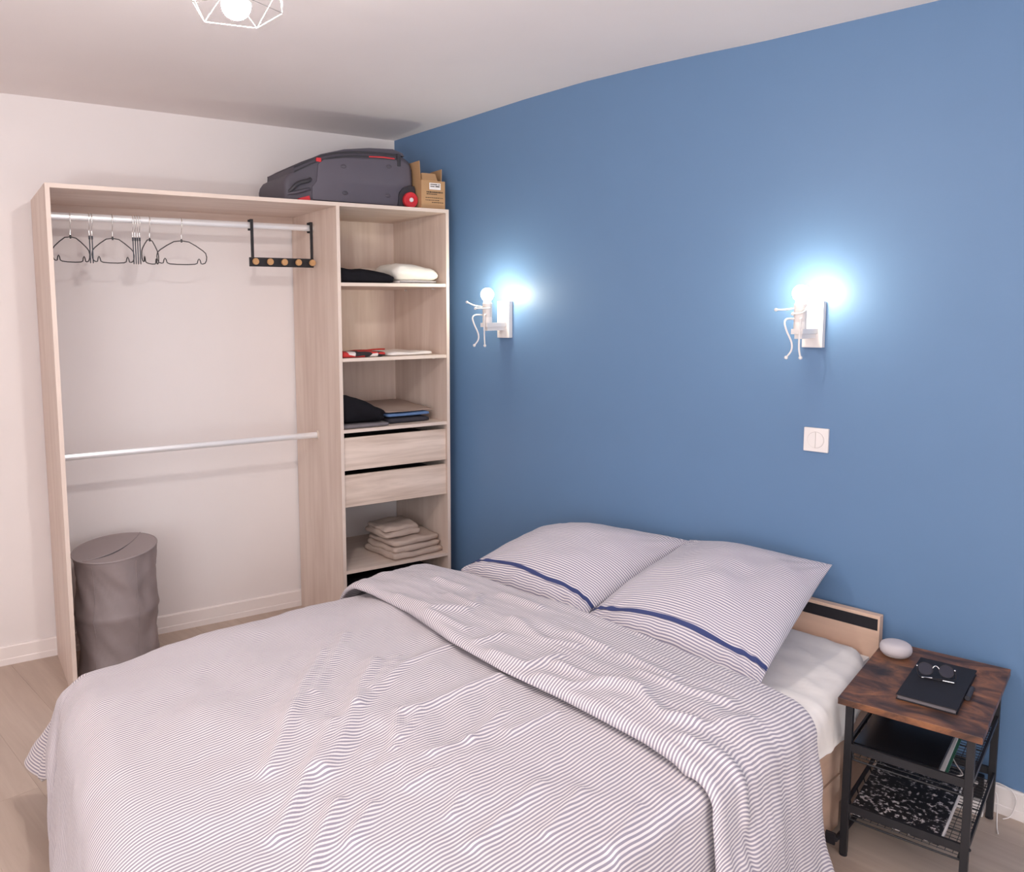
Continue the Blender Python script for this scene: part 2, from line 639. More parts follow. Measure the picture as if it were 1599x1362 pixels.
bm = new_bm()                                                       # blue wall, along x
box(bm, -.02, 5.0, 0, .12, -.02, H + .08)
struct('wall_back', bm, M['blue_wall'])
bm = new_bm()                                                       # white wall, along b
q = [WP(-.12, .1), WP(0, 0), WP(0, -5), WP(-.12, -5)]
q = [(v.x, v.y) for v in q]
prism(bm, q, lambda x, y: (x, y, -.02), lambda x, y: (x, y, H + .08))
struct('wall_left', bm, M['white_wall'])
bm = new_bm()
box(bm, 4.9, 5.0, -4.7, -2.95, -.02, H + .08)
box(bm, 4.9, 5.0, -1.65, .12, -.02, H + .08)
box(bm, 4.9, 5.0, -2.95, -1.65, -.02, .25)
box(bm, 4.9, 5.0, -2.95, -1.65, 1.65, H + .08)
struct('wall_right', bm, M['white_wall'])
bm = new_bm()
for q in ((-2.95, -2.88, .25, 1.65), (-1.72, -1.65, .25, 1.65), (-2.88, -1.72, .25, .32), (-2.88, -1.72, 1.58, 1.65)):
    box(bm, 4.91, 4.97, q[0], q[1], q[2], q[3])
w2 = struct('window_2', bm, M['white_plastic'])  # invented window, out of view, set around the added side fill
bm = new_bm()
box(bm, 4.94, 4.945, -2.88, -1.72, .32, 1.58)
obj('pane', bm, M['glass'], w2)
bm = new_bm()
box(bm, -1.1, 2.3, -4.7, -4.6, -.02, H + .08)
box(bm, 4.8, 5.0, -4.7, -4.6, -.02, H + .08)
box(bm, 2.3, 4.8, -4.7, -4.6, -.02, .4)
box(bm, 2.3, 4.8, -4.7, -4.6, 2.05, H + .08)
struct('wall_front', bm, M['white_wall'])
bm = new_bm()
for q in ((2.3, 2.37, .4, 2.05), (4.73, 4.8, .4, 2.05), (3.51, 3.59, .47, 1.98), (2.37, 4.73, .4, .47), (2.37, 4.73, 1.98, 2.05)):
    box(bm, q[0], q[1], -4.67, -4.61, q[2], q[3])
wn = struct('window_1', bm, M['white_plastic'])  # invented window, never in view, goes with the added rear fill
for q in ((2.37, 3.51), (3.59, 4.73)):
    bm = new_bm()
    box(bm, q[0], q[1], -4.645, -4.64, .47, 1.98)
    obj('pane', bm, M['glass'], wn)
# ceiling, a little uneven where it meets the blue wall
xs = np.linspace(-1.1, 5.0, 90)
ys = np.concatenate([np.linspace(-4.7, -1.7, 12)[:-1], np.linspace(-1.7, .1, 24)])
bx = [-1.2, 0, .5, .9, 1.22, 1.5, 1.74, 1.96, 2.15, 2.33, 2.5, 2.8, 5.0]
bz = [-.012, -.012, .005, .021, .027, .022, .013, .001, -.004, -.009, -.014, -.016, 0]
X, Y = np.meshgrid(xs, ys, indexing='ij')
Z = H + np.interp(X, bx, bz) * np.clip(1 + Y / 1.6, 0, 1)
o = grid_obj('ceiling', np.stack([X, Y, Z], -1)[:, ::-1], M['ceiling'])
o['kind'] = 'structure'


def baseboard(name, p0, p1, nrm):
    bm = new_bm()
    prof = [(0, 0), (.0125, 0), (.0125, .026), (.0105, .029), (.0105, .078), (.007, .0838), (0, .0838)]
    p0, p1, nrm = Vector(p0), Vector(p1), Vector(nrm)
    prism(bm, prof, lambda a, z: p0 + nrm * a + Vector((0, 0, z)), lambda a, z: p1 + nrm * a + Vector((0, 0, z)))
    return struct(name, bm, M['baseboard'])


baseboard('baseboard_left', WP(0, -4.55), WP(0, -.004), A)
baseboard('baseboard_back', (.02, 0, 0), (4.9, 0, 0), (0, -1, 0))

# ------------------------------------------------------------------ wardrobe
W0 = WP(0, 0)
wr = thing('open_wardrobe', 'tall open bleached oak wardrobe with hanging bay and shelf tower along the white wall', 'wardrobe', W0, TH)
G, FR = .0135, .533                        # back and front of the panels, measured from the white wall
YL, YD, YR, T = -1.7265, -.5819, -.006, .016


def upright(b0, b1, z1=HW):
    bm = new_bm()
    box(bm, G, FR - .001, b0, b1, 0, z1)
    p = obj('side_panel', bm, M['wood_z'], wr)
    bm = new_bm()
    box(bm, FR - .001, FR, b0, b1, 0, z1)
    obj('edge_band', bm, M['edge'], p)
    return p


upright(YL, YL + T)
upright(YD, YD + T, HW - T)
upright(YR - T, YR)


def board(name, b0, b1, z0, z1, a0=G, a1=FR, mat='wood_y'):
    bm = new_bm()
    box(bm, a0, a1 - .001, b0, b1, z0, z1)
    p = obj(name, bm, M[mat], wr)
    bm = new_bm()
    box(bm, a1 - .001, a1, b0, b1, z0, z1)
    obj('edge_band', bm, M['edge'], p)
    return p


board('top_board', YL + T, YR - T, HW - T, HW)
SH = [1.6183, 1.285, .9654, .3182]
SA, SB = YD + T, YR - T
for z in SH:
    s = board('shelf', SA, SB, z - .015, z, a1=FR - .004)
    for a in (.15, .42):                   # little shelf pins under each shelf
        bm = new_bm()
        tube(bm, [(a, SB, z - .020), (a, SB - .012, z - .020)], .004, 8)
        obj('shelf_pin', bm, M['screw'], s, smooth=40)
bm = new_bm()
box(bm, G, G + .016, YL + T, YD, 1.905, HW - T)
obj('back_rail', bm, M['wood_y'], wr)
bm = new_bm()
box(bm, G, G + .004, SA, SB, SH[2], HW - T)
obj('back_panel', bm, M['wood_z'], wr)
for zt, zb in ((.928, .779), (.7575, .611)):
    bm = new_bm()
    box(bm, FR - .026, FR - .010, SA + .002, SB - .002, zb, zt, bev=.001)
    d = obj('drawer', bm, M['wood_pale'], wr)
    bm = new_bm()
    box(bm, G + .05, FR - .026, SA + .012, SA + .026, zb + .02, zt - .03)
    box(bm, G + .05, FR - .026, SB - .026, SB - .012, zb + .02, zt - .03)
    box(bm, G + .05, G + .064, SA + .026, SB - .026, zb + .02, zt - .03)
    box(bm, G + .064, FR - .026, SA + .026, SB - .026, zb + .02, zb + .032)
    obj('drawer_tray', bm, M['drawer_dark'], d)
for k, z in enumerate((1.874, .916)):
    bm = new_bm()
    sec = [(.0075 * math.cos(t), .014 * math.sin(t)) for t in np.linspace(0, 2 * PI, 24, endpoint=False)]
    prism(bm, sec, lambda a, q: (.277 + a, YL + T, z + q), lambda a, q: (.277 + a, YD, z + q))
    rl = obj('hanging_rail', bm, M['chrome'], wr, smooth=50)
    for b, s in ((YL + T, 1), (YD, -1)):
        bm = new_bm()
        sec2 = [(.013 * math.cos(t), .021 * math.sin(t)) for t in np.linspace(0, 2 * PI, 20, endpoint=False)]
        prism(bm, sec2, lambda a, q: (.277 + a, b, z + q), lambda a, q: (.277 + a, b + s * .006, z + q))
        obj('rail_bracket', bm, M['nickel'] if k == 0 else M['cream'], rl, smooth=50)


# ------------------------------------------------------------------ hangers on the upper rail
def hanger_bm(w=.1):
    half = [(0, -.079), (.03, -.083), (.058, -.099), (.085, -.118), (.096, -.129), (.100, -.145), (.098, -.160), (.092, -.171),
            (.082, -.174), (.076, -.173), (.072, -.158), (.068, -.153), (.064, -.158), (.060, -.172), (.050, -.176), (.02, -.178), (0, -.178)]
    half = [(x * w / .1, z) for x, z in half]
    pts = half + [(-x, z) for x, z in half[-2:0:-1]]
    P = [Vector((0, x, z)) for x, z in pts]
    bm = new_bm()
    tube(bm, P, .0022, 7, closed=True)
    return bm


def make_hanger(label, b, ang, mat, group=None, a=.277, w=.1):
    t = thing('coat_hanger', label, 'hanger', WP(a, b, 1.874), TH + ang, group)
    obj('frame', hanger_bm(w), M[mat], t, smooth=60)
    hk = []
    for k in range(15):
        q = math.radians(-25 + k * 225 / 14)
        hk.append((-.0185 * math.cos(q), 0, .0185 * math.sin(q) - .0025))
    hk += [(.012, 0, -.030), (.004, 0, -.044), (0, 0, -.055), (0, 0, -.079)]
    R = Matrix.Rotation(-ang, 3, 'Z')
    bm = new_bm()
    tube(bm, [R @ Vector(p) for p in catmull(hk, 3)], .0017, 6)
    obj('hook', bm, M['nickel'], t, smooth=60)
    bm = new_bm()
    tube(bm, [(0, 0, -.086), (0, 0, -.072)], .0036, 8)
    obj('collar', bm, M[mat], t, smooth=60)
    return t


make_hanger('thin black wire hanger nearest the left side panel of the wardrobe', -1.616, .42, 'hanger_wire', w=.080)
make_hanger('thin black wire hanger between the two edge-on hanger bundles', -1.458, .05, 'hanger_wire', w=.082)
make_hanger('narrow-looking black wire hanger turned half edge-on beside the thick bundle', -1.312, 1.02, 'hanger_wire')
make_hanger('thin black wire hanger farthest along the rail, hanging face-on before the empty stretch', -1.182, -.03, 'hanger_wire', w=.104)
for k in range(2):
    b = -1.546 + .010 * k
    ang = math.atan2(3.81 - .277, 2.08 + b)
    make_hanger(['left one of the thin pair of slate grey hangers seen edge-on', 'right one of the thin pair of slate grey hangers seen edge-on'][k], b, ang, 'hanger_blue', 'edge-on hangers in the thin pair')
for k in range(4):
    b = -1.379 + .009 * k
    ang = math.atan2(3.81 - .277, 2.08 + b)
    make_hanger(['leftmost slate grey hanger seen edge-on in the thick bundle of four', 'second slate grey hanger from the left in the thick edge-on bundle of four', 'third slate grey hanger from the left in the thick edge-on bundle of four', 'rightmost slate grey hanger seen edge-on in the thick bundle of four'][k], b, ang, 'hanger_blue', 'edge-on hangers in the thick bundle')

# hook rack slung over the rail
t = thing('hook_rack', 'black metal hook rack with five round wooden knobs slung over the upper rail', 'hook rack', WP(0, 0), TH)
bm = new_bm()
box(bm, .300, .305, -.898, -.594, 1.693, 1.733, bev=.0015)
obj('bar', bm, M['black_metal'], t)
for b in (-.880, -.600):
    bm = new_bm()
    w = .0065
    box(bm, .2955, .2995, b - w, b + w, 1.70, 1.898)
    box(bm, .262, .2995, b - w, b + w, 1.8945, 1.8985)
    box(bm, .262, .266, b - w, b + w, 1.852, 1.8945)
    obj('strap', bm, M['black_metal'], t)
for k in range(5):
    b = -.877 + k * .0665
    bm = new_bm()
    lathe(bm, [(.004, .305), (.006, .310), (.006, .318), (.0135, .322), (.0145, .327), (.0145, .333), (.013, .3355), (.004, .336)], 24, (0, b, 1.7135), 'x')
    obj('knob', bm, M['knob_wood'], t, smooth=35)

# ------------------------------------------------------------------ laundry basket
t = thing('laundry_basket', 'grey pop-up fabric laundry basket with slotted lid standing in the wardrobe', 'laundry basket', WP(.283, -1.512), TH)
R0, HB = .166, .515
TILT = Vector((-.06, .085))                  # the lid slopes


def lid_z(x, y):
    return HB + TILT.x * x + TILT.y * y


nu, nv = 72, 40
U = np.linspace(0, 2 * PI, nu)
V = np.linspace(0, 1, nv)
UU, VV = np.meshgrid(U, V, indexing='ij')
ring = np.exp(-((VV - .52) / .018) ** 2) * .004 + np.exp(-((VV - .985) / .012) ** 2) * .003 + np.exp(-((VV - .02) / .02) ** 2) * .003
sagb = -.011 * np.sin(PI * np.clip((VV - .52) / .48, 0, 1)) - .010 * np.sin(PI * np.clip(VV / .52, 0, 1))
wob = np.stack([np.cos(UU), np.sin(UU)], -1)
wr_ = vnoise(np.cos(UU) * 1.2 + 9 + VV * 1.2, np.sin(UU) * 1.2 + 4 + VV * 2.2, 5, 3, 2.6) * .009 * np.sin(PI * np.abs(VV - .52) / .5).clip(0, 1)
RR = R0 + ring + sagb + wr_
RR[-1] = RR[0]
XX, YY = RR * np.cos(UU), RR * np.sin(UU)
ZZ = VV * (HB + TILT.x * XX + TILT.y * YY)
bo = grid_obj('body', np.stack([XX, YY, ZZ], -1), M['basket'], t)
bm = bmesh.new()
bm.from_mesh(bo.data)
bmesh.ops.remove_doubles(bm, verts=bm.verts, dist=.0001)
bm.to_mesh(bo.data)
bm.free()
bm = new_bm()
for k_, ang in enumerate((-.75, .35, 2.2)):
    pts = []
    for h in np.linspace(.02, .97, 20):
        j_ = int(round(h * (nv - 1)))
        r_ = RR[int(round((ang % (2 * PI)) / (2 * PI) * (nu - 1))), j_]
        x_, y_ = r_ * math.cos(ang), r_ * math.sin(ang)
        pts.append((x_, y_, h * (HB + TILT.x * x_ + TILT.y * y_)))
    bm = new_bm()
    tube(bm, pts, .0016, 6)
    obj('side_seam', bm, M['basket'], t, smooth=80)
# lid with a curved slot
bm = new_bm()
lid_prof = [(R0 + .001) * k for k in (.25, .5, .75, .92, 1.0)]
rings = [[bm.verts.new((r * math.cos(q), r * math.sin(q), lid_z(r * math.cos(q), r * math.sin(q)) + .004 + .003 * (1 - r / R0))) for q in np.linspace(0, 2 * PI, 48, endpoint=False)] for r in lid_prof]
bm.faces.new(rings[0])
for ra, rb in zip(rings, rings[1:]):
    for j in range(48):
        bm.faces.new([ra[j], rb[j], rb[(j + 1) % 48], ra[(j + 1) % 48]])
obj('lid', bm, M['basket_lid'], t, smooth=60)
up_, lo_ = [], []
for k in range(25):
    s_ = k / 24
    p = Vector((.078, -.137)) * (1 - s_) ** 2 + Vector((.135, .010)) * 2 * s_ * (1 - s_) + Vector((-.118, .128)) * s_ * s_
    w_ = .0012 + .0075 * math.sin(PI * min(1, s_ * 1.25)) ** 1.5
    for lst, d_ in ((up_, -w_), (lo_, w_)):
        q = p + Vector((.75, .66)) * d_ * .6
        lst.append((q.x, q.y, lid_z(q.x, q.y) + .004 + .003 * (1 - q.length / R0)))
bm = new_bm()
va, vb_ = [bm.verts.new((x, y, z + .0012)) for x, y, z in up_], [bm.verts.new((x, y, z + .0006)) for x, y, z in lo_]
for k in range(24):
    bm.faces.new([va[k], vb_[k], vb_[k + 1], va[k + 1]])
obj('slot', bm, M['suit_dark'], t)
bm = new_bm()
tube(bm, [(x, y, z + .001) for x, y, z in up_], .0022, 6)
obj('slot_edge', bm, M['basket_lid'], t, smooth=80)
bm = new_bm()
tube(bm, [((R0 + .002) * math.cos(q), (R0 + .002) * math.sin(q), lid_z(R0 * math.cos(q), R0 * math.sin(q)) + .003) for q in np.linspace(0, 2 * PI, 60, endpoint=False)], .0035, 8, closed=True)
obj('rim_piping', bm, M['basket_lid'], t, smooth=80)
bm = new_bm()
lathe(bm, [(.03, .004), (R0 - .006, .004), (R0 - .006, .006), (.03, .006)], 40)
obj('base', bm, M['basket'], t)

# ------------------------------------------------------------------ suitcase and carton on top of the wardrobe
t = thing('suitcase', 'slate grey soft suitcase with red wheel lying on top of the wardrobe', 'suitcase', WP(0, 0), TH)
zt = HW
out = [(-.782, HW + .004), (-.786, 2.035), (-.780, 2.058), (-.765, 2.078), (-.744, 2.089), (-.742, 2.112), (-.700, 2.136), (-.612, 2.172), (-.500, 2.196), (-.360, 2.206),
       (-.250, 2.208), (-.205, 2.198), (-.170, 2.175), (-.156, 2.140), (-.153, 2.06), (-.155, HW + .030), (-.165, HW + .004)]
bm = new_bm()
prism(bm, out, lambda b, z: (.462, b, z), lambda b, z: (.12, b, z))
es = [e for e in bm.edges if abs(e.verts[0].co.x - e.verts[1].co.x) < 1e-5]
bmesh.ops.bevel(bm, geom=es, offset=.022, segments=3, profile=.6, affect='EDGES')
obj('body', bm, M['suit'], t, smooth=45)
pan = [(-.664, 1.975), (-.662, 2.03), (-.640, 2.056), (-.632, 2.128), (-.606, 2.150), (-.514, 2.166), (-.335, 2.177), (-.215, 2.178), (-.178, 2.158), (-.170, 2.070), (-.205, 2.060),
       (-.232, 2.035), (-.242, 1.972)]
bm = new_bm()
prism(bm, pan, lambda b, z: (.468, b, z), lambda b, z: (.440, b, z))
es = [e for e in bm.edges if abs(e.verts[0].co.x - .468) < 1e-5 and abs(e.verts[1].co.x - .468) < 1e-5]
bmesh.ops.bevel(bm, geom=es, offset=.006, segments=2, profile=.6, affect='EDGES')
p = obj('side_panel', bm, M['suit_panel'], t, smooth=40)
for b, z in ((-.512, 2.128), (-.285, 2.146), (-.506, 2.013), (-.292, 2.015)):
    bm = new_bm()
    ball(bm, (.467, b, z), .011, 14, 8, (.55, 1.35, .8))
    obj('stud', bm, M['suit'], p, smooth=180)
# lid flap with ridge lines over the top
rid = [(-.744, 2.112), (-.612, 2.174), (-.50, 2.205), (-.377, 2.222), (-.255, 2.228), (-.205, 2.214), (-.196, 2.200), (-.25, 2.205), (-.36, 2.202), (-.5, 2.192), (-.612, 2.164), (-.738, 2.104)]
bm = new_bm()
prism(bm, rid, lambda b, z: (.452, b, z), lambda b, z: (.135, b, z))
obj('top_flap', bm, M['suit'], t, smooth=40)
for dz, m_ in ((0, 'suit_dark'), (-.018, 'suit_dark')):
    bm = new_bm()
    tube(bm, catmull([(.463, -.742, 2.106 + dz), (.464, -.612, 2.166 + dz), (.464, -.5, 2.190 + dz), (.464, -.36, 2.200 + dz), (.464, -.23, 2.199 + dz)], 5), .0035, 6)
    obj('piping', bm, M[m_], t, smooth=80)
bm = new_bm()
tube(bm, catmull([(.4655, -.385, 2.181), (.4665, -.32, 2.184), (.4655, -.255, 2.183)], 5), .0035, 6)
obj('red_zip', bm, M['red_plastic'], t, smooth=80)
bm = new_bm()
box(bm, .458, .468, -.640, -.616, 2.138, 2.156, bev=.003)
obj('red_tab', bm, M['red_plastic'], t)
bm = new_bm()
box(bm, .425, .471, -.242, -.224, 2.150, 2.206, bev=.003)
obj('buckle', bm, M['suit_dark'], t)
hs = [(-.243, HW + .003), (-.236, 2.028), (-.218, 2.052), (-.198, 2.062), (-.158, 2.066), (-.152, 2.05), (-.153, HW + .003)]
bm = new_bm()
prism(bm, hs, lambda b, z: (.474, b, z), lambda b, z: (.44, b, z))
obj('wheel_housing', bm, M['suit_dark'], t)
bm = new_bm()
lathe(bm, [(.006, .474), (.034, .474), (.036, .478), (.036, .494), (.033, .498), (.018, .4985), (.017, .496), (.006, .496)], 32, (0, -.186, HW + .0375), 'x')
w_ = obj('wheel', bm, M['red_plastic'], t, smooth=35)
bm = new_bm()
lathe(bm, [(.003, .494), (.010, .496), (.010, .5), (.008, .502), (.003, .502)], 24, (0, -.186, HW + .0375), 'x')
h_ = obj('hub', bm, M['white_plastic'], w_, smooth=35)
bm = new_bm()
ft = [(-.730, HW + .001), (-.728, HW + .014), (-.682, HW + .027), (-.676, HW + .001)]
prism(bm, ft, lambda b, z: (.482, b, z), lambda b, z: (.44, b, z))
obj('red_foot', bm, M['red_plastic'], t)
bm = new_bm()
tube(bm, catmull([(.462, -.765, 2.003), (.474, -.752, 2.018), (.478, -.733, 2.036), (.478, -.712, 2.045), (.474, -.685, 2.052), (.462, -.668, 2.062)], 5), .009, 8)
obj('carry_handle', bm, M['suit_dark'], t, smooth=80)
bm = new_bm()
tube(bm, catmull([(.460, -.772, 1.995), (.472, -.74, 2.000), (.474, -.70, 2.012), (.462, -.672, 2.02)], 5), .007, 8)
obj('side_fold', bm, M['suit'], t, smooth=80)

t = thing('cardboard_box', 'small open brown cardboard box with white label beside the suitcase', 'box', WP(0, 0), TH)
a0, a1, b0, b1, zb, zt = .36, .520, -.146, -.018, HW, HW + .128
th = .004
bm = new_bm()
box(bm, a1 - th, a1, b0, b1, zb, zt)
fp = obj('front_wall', bm, M['cardboard'], t)
bm = new_bm()
box(bm, a0, a0 + th, b0, b1, zb, zt)
obj('back_wall', bm, M['cardboard'], t)
bm = new_bm()
box(bm, a0 + th, a1 - th, b0, b0 + th, zb, zt)
obj('side_wall', bm, M['cardboard'], t)
bm = new_bm()
box(bm, a0 + th, a1 - th, b1 - th, b1, zb, zt)
obj('side_wall', bm, M['cardboard'], t)
bm = new_bm()
box(bm, a0 + th, a1 - th, b0 + th, b1 - th, zb, zb + th)
obj('bottom', bm, M['cardboard'], t)


def flap(p0, p1, d, ln, nm='flap'):
    bm = new_bm()
    p0, p1, d = Vector(p0), Vector(p1), Vector(d).normalized() * ln
    nn = (p1 - p0).cross(d).normalized() * .0035
    c4 = [p0, p1, p1 + d - (p1 - p0) * .06, p0 + d + (p1 - p0) * .05]
    a_ = [bm.verts.new(c) for c in c4]
    b_ = [bm.verts.new(c + nn) for c in c4]
    bm.faces.new(a_)
    bm.faces.new(b_[::-1])
    for i in range(4):
        bm.faces.new([a_[i], b_[i], b_[(i + 1) % 4], a_[(i + 1) % 4]])
    bmesh.ops.recalc_face_normals(bm, faces=bm.faces)
    return obj(nm, bm, M['cardboard'], t)


flap((a1, b0 + .003, zt), (a1, b0 + .085, zt), (-.35, 0, 1), .034)
flap((a1 - .01, b0, zt), (a0 + .05, b0, zt), (0, -.03, 1), .088)
flap((a0, b0, zt), (a0, b1, zt), (-.12, 0, 1), .06)
flap((a0 + .02, b1, zt), (a1 - .03, b1, zt), (0, .10, 1), .062)
bm = new_bm()
box(bm, a1, a1 + .0006, -.103, -.042, zt - .040, zt - .010)
lb = obj('paper_label', bm, M['paper'], fp)
bm = new_bm()
for k, (q0, q1, zz, hh) in enumerate([(-.098, -.06, zt - .019, .004), (-.056, -.047, zt - .019, .004), (-.098, -.075, zt - .028, .004), (-.071, -.048, zt - .028, .005)]):
    box(bm, a1 + .0007, a1 + .0009, q0, q1, zz, zz + hh)
for q0, q1, zz, hh in [(-.118, -.028, zt - .055, .006), (-.118, -.06, zt - .063, .004), (-.124, -.03, zt - .079, .003), (-.124, -.05, zt - .090, .003), (-.09, -.028, zt - .100, .0035)]:
    k_ = q0
    while k_ < q1:
        wdt = rnd.uniform(.004, .012)
        box(bm, a1 + .0002, a1 + .0004, k_, min(k_ + wdt, q1), zz, zz + hh)
        k_ += wdt + .002
obj('printing', bm, M['ink'], fp)['kind'] = 'stuff'


# ------------------------------------------------------------------ clothes and towels on the shelves
def cloth(name, label, cat, mat, a0, a1, b0, b1, z0, h, group=None, rot=0.0, **k):
    o = obj(name, soft_slab(a1 - a0, b1 - b0, h, **k), M[mat], smooth=180)
    o.location = WP((a0 + a1) / 2, (b0 + b1) / 2, z0 + .0005)
    o.rotation_euler = (0, 0, TH + rot)
    tag(o, label, cat, group)
    return o


z = SH[0]
cloth('folded_sweater', 'black folded sweater heaped on the top shelf of the tower', 'clothes', 'black_cloth', .30, .50, -.558, -.272, z, .062, r=.028, amp=.006, seed=3, sag=.012, slope_y=-.09)
cloth('folded_shirt', 'thin white folded shirt with dark edge line lying under the white towel', 'clothes', 'white_cloth', .27, .495, -.255, -.052, z, .015, r=.007, amp=.001, seed=4)
o = bpy.data.objects['folded_shirt']
bm = new_bm()
box(bm, .1132, .1140, -.099, .099, .006, .009)
obj('dark_trim', bm, M['black_cloth'], o)
t = cloth('folded_towel', 'plump white folded towel on the top shelf of the tower', 'towel', 'towel_white', .255, .495, -.268, -.036, z + .0165, .070, r=.033, amp=.006, seed=5, sag=.010, slope_y=-.10)
cloth('folded_cloth', 'cream folded cloth behind the white towel on the top shelf', 'clothes', 'cream', .09, .235, -.35, -.10, z, .085, r=.03, amp=.006, seed=6, sag=.01)
z = SH[1]
cloth('folded_tee', 'red and black printed T-shirt folded at the left of the second shelf', 'clothes', 'shirt_print', .26, .505, -.556, -.330, z, .024, r=.011, amp=.003, seed=8)
cloth('folded_tee', 'white folded T-shirt lying flat on the second shelf', 'clothes', 'white_cloth', .15, .485, -.320, -.080, z, .016, r=.008, amp=.003, seed=9, rot=.08)
o = bpy.data.objects['folded_tee.001']
bm = new_bm()
tube(bm, catmull([(-.115, -.09, .0165), (-.13, -.04, .0185), (-.135, .01, .019), (-.15, .05, .018)], 5), .004, 6)
obj('collar', bm, M['red_cloth'], o, smooth=80)
z = SH[2]
cloth('folded_jersey', 'flat grey folded jersey under the black heap on the third shelf', 'clothes', 'grey_cloth', .24, .515, -.556, -.325, z, .018, r=.008, amp=.002, seed=11)
cloth('folded_trousers', 'big heap of black folded trousers on the third shelf', 'clothes', 'black_cloth', .27, .510, -.560, -.335, z + .0225, .095, r=.035, amp=.007, seed=12, slope_y=-.40)
cloth('folded_jersey', 'charcoal folded jersey at the bottom of the right pile on the third shelf', 'clothes', 'dark_grey_cloth', .18, .47, -.308, -.080, z, .026, r=.012, amp=.003, seed=13)
cloth('folded_jersey', 'blue folded jersey in the middle of the right pile on the third shelf', 'clothes', 'blue_cloth', .18, .47, -.310, -.082, z + .0310, .018, r=.009, amp=.002, seed=14)
cloth('folded_jersey', 'taupe folded jersey on top of the right pile on the third shelf', 'clothes', 'taupe', .13, .475, -.325, -.060, z + .0535, .018, r=.009, amp=.004, seed=15, slope=-.06)
z = SH[3]
t = thing('towel_stack', 'large beige towel folded in thick layers on the lowest shelf', 'towel', WP(.375, -.185, z), TH + .12)
for k in range(3):
    b_ = soft_slab(.27 - .010 * k, .290 - .012 * k, .030, r=.0145, amp=.0065, seed=20 + k)
    o = obj('fold', b_, M['beige_towel'], t, smooth=180)
    o.location = (-.004 * k, .004 * k, .0005 + .0285 * k)
t = thing('hand_towel', 'small beige towel folded on top of the large beige towel', 'towel', WP(.355, -.225, z + .0915), TH + .02)
for k in range(2):
    b_ = soft_slab(.19 - .01 * k, .215 - .012 * k, .028, r=.0135, amp=.0065, seed=30 + k, sag=.004)
    o = obj('fold', b_, M['beige_towel'], t, smooth=180)
    o.location = (-.003 * k, 0, .0005 + .0265 * k)
cloth('duffel_bag', 'black soft bag stowed at the bottom of the shelf tower', 'bag', 'black_cloth', .10, .49, -.542, -.258, 0, .245, r=.05, amp=.006, seed=41)
cloth('storage_pouch', 'dark grey pouch beside the black bag at the bottom of the tower', 'bag', 'dark_grey_cloth', .11, .49, -.235, -.044, 0, .235, r=.04, amp=.006, seed=42)

# ------------------------------------------------------------------ bed
def XR(y):                               # right edge of mattress, widening away from the headboard
    return 2.438 + .1317 * np.minimum(-y - .07, .43)


XL = 1.055
YF = -2.10                               # foot end
bed = thing('bed_frame', 'low oak bed with drawer base and headboard against the blue wall', 'bed', (0, 0, 0))
bm = new_bm()
box(bm, 1.07, 2.438, -.047, -.018, .015, .5144, bev=.0015)
hb = obj('headboard', bm, M['bed_wood'], bed)
bm = new_bm()
box(bm, 1.08, 2.432, -.0485, -.0465, .467, .504)
obj('black_stripe', bm, M['black'], hb)


def side_board(name, y0, y1, z0, z1, o0, o1, par, mat='bed_wood_side'):
    bm = new_bm()
    q = [(XR(y0) + o0, y0), (XR(y0) + o1, y0), (XR(y1) + o1, y1), (XR(y1) + o0, y1)]
    prism(bm, q, lambda x, y: (x, y, z0), lambda x, y: (x, y, z1))
    return obj(name, bm, M[mat], par)


side_board('side_panel', -.049, YF, .0, .302, -.03, -.008, bed)
d1 = side_board('drawer_front', -.462, -1.26, .030, .183, -.008, .006, bed)
d2 = side_board('drawer_front', -1.27, -2.07, .030, .183, -.008, .006, bed)
side_board('top_rail', -.462, YF, .188, .302, -.008, .004, bed)
bm = new_bm()
box(bm, XL - .005, XL + .02, YF, -.049, 0, .302)
obj('side_panel', bm, M['bed_wood_side'], bed)
bm = new_bm()
box(bm, XL + .02, XR(YF) - .03, YF, YF + .022, 0, .302)
obj('foot_panel', bm, M['bed_wood'], bed)
bm = new_bm()
box(bm, XL + .02, 2.405, YF + .022, -.049, .255, .275)
obj('slat_base', bm, M['bed_wood'], bed)


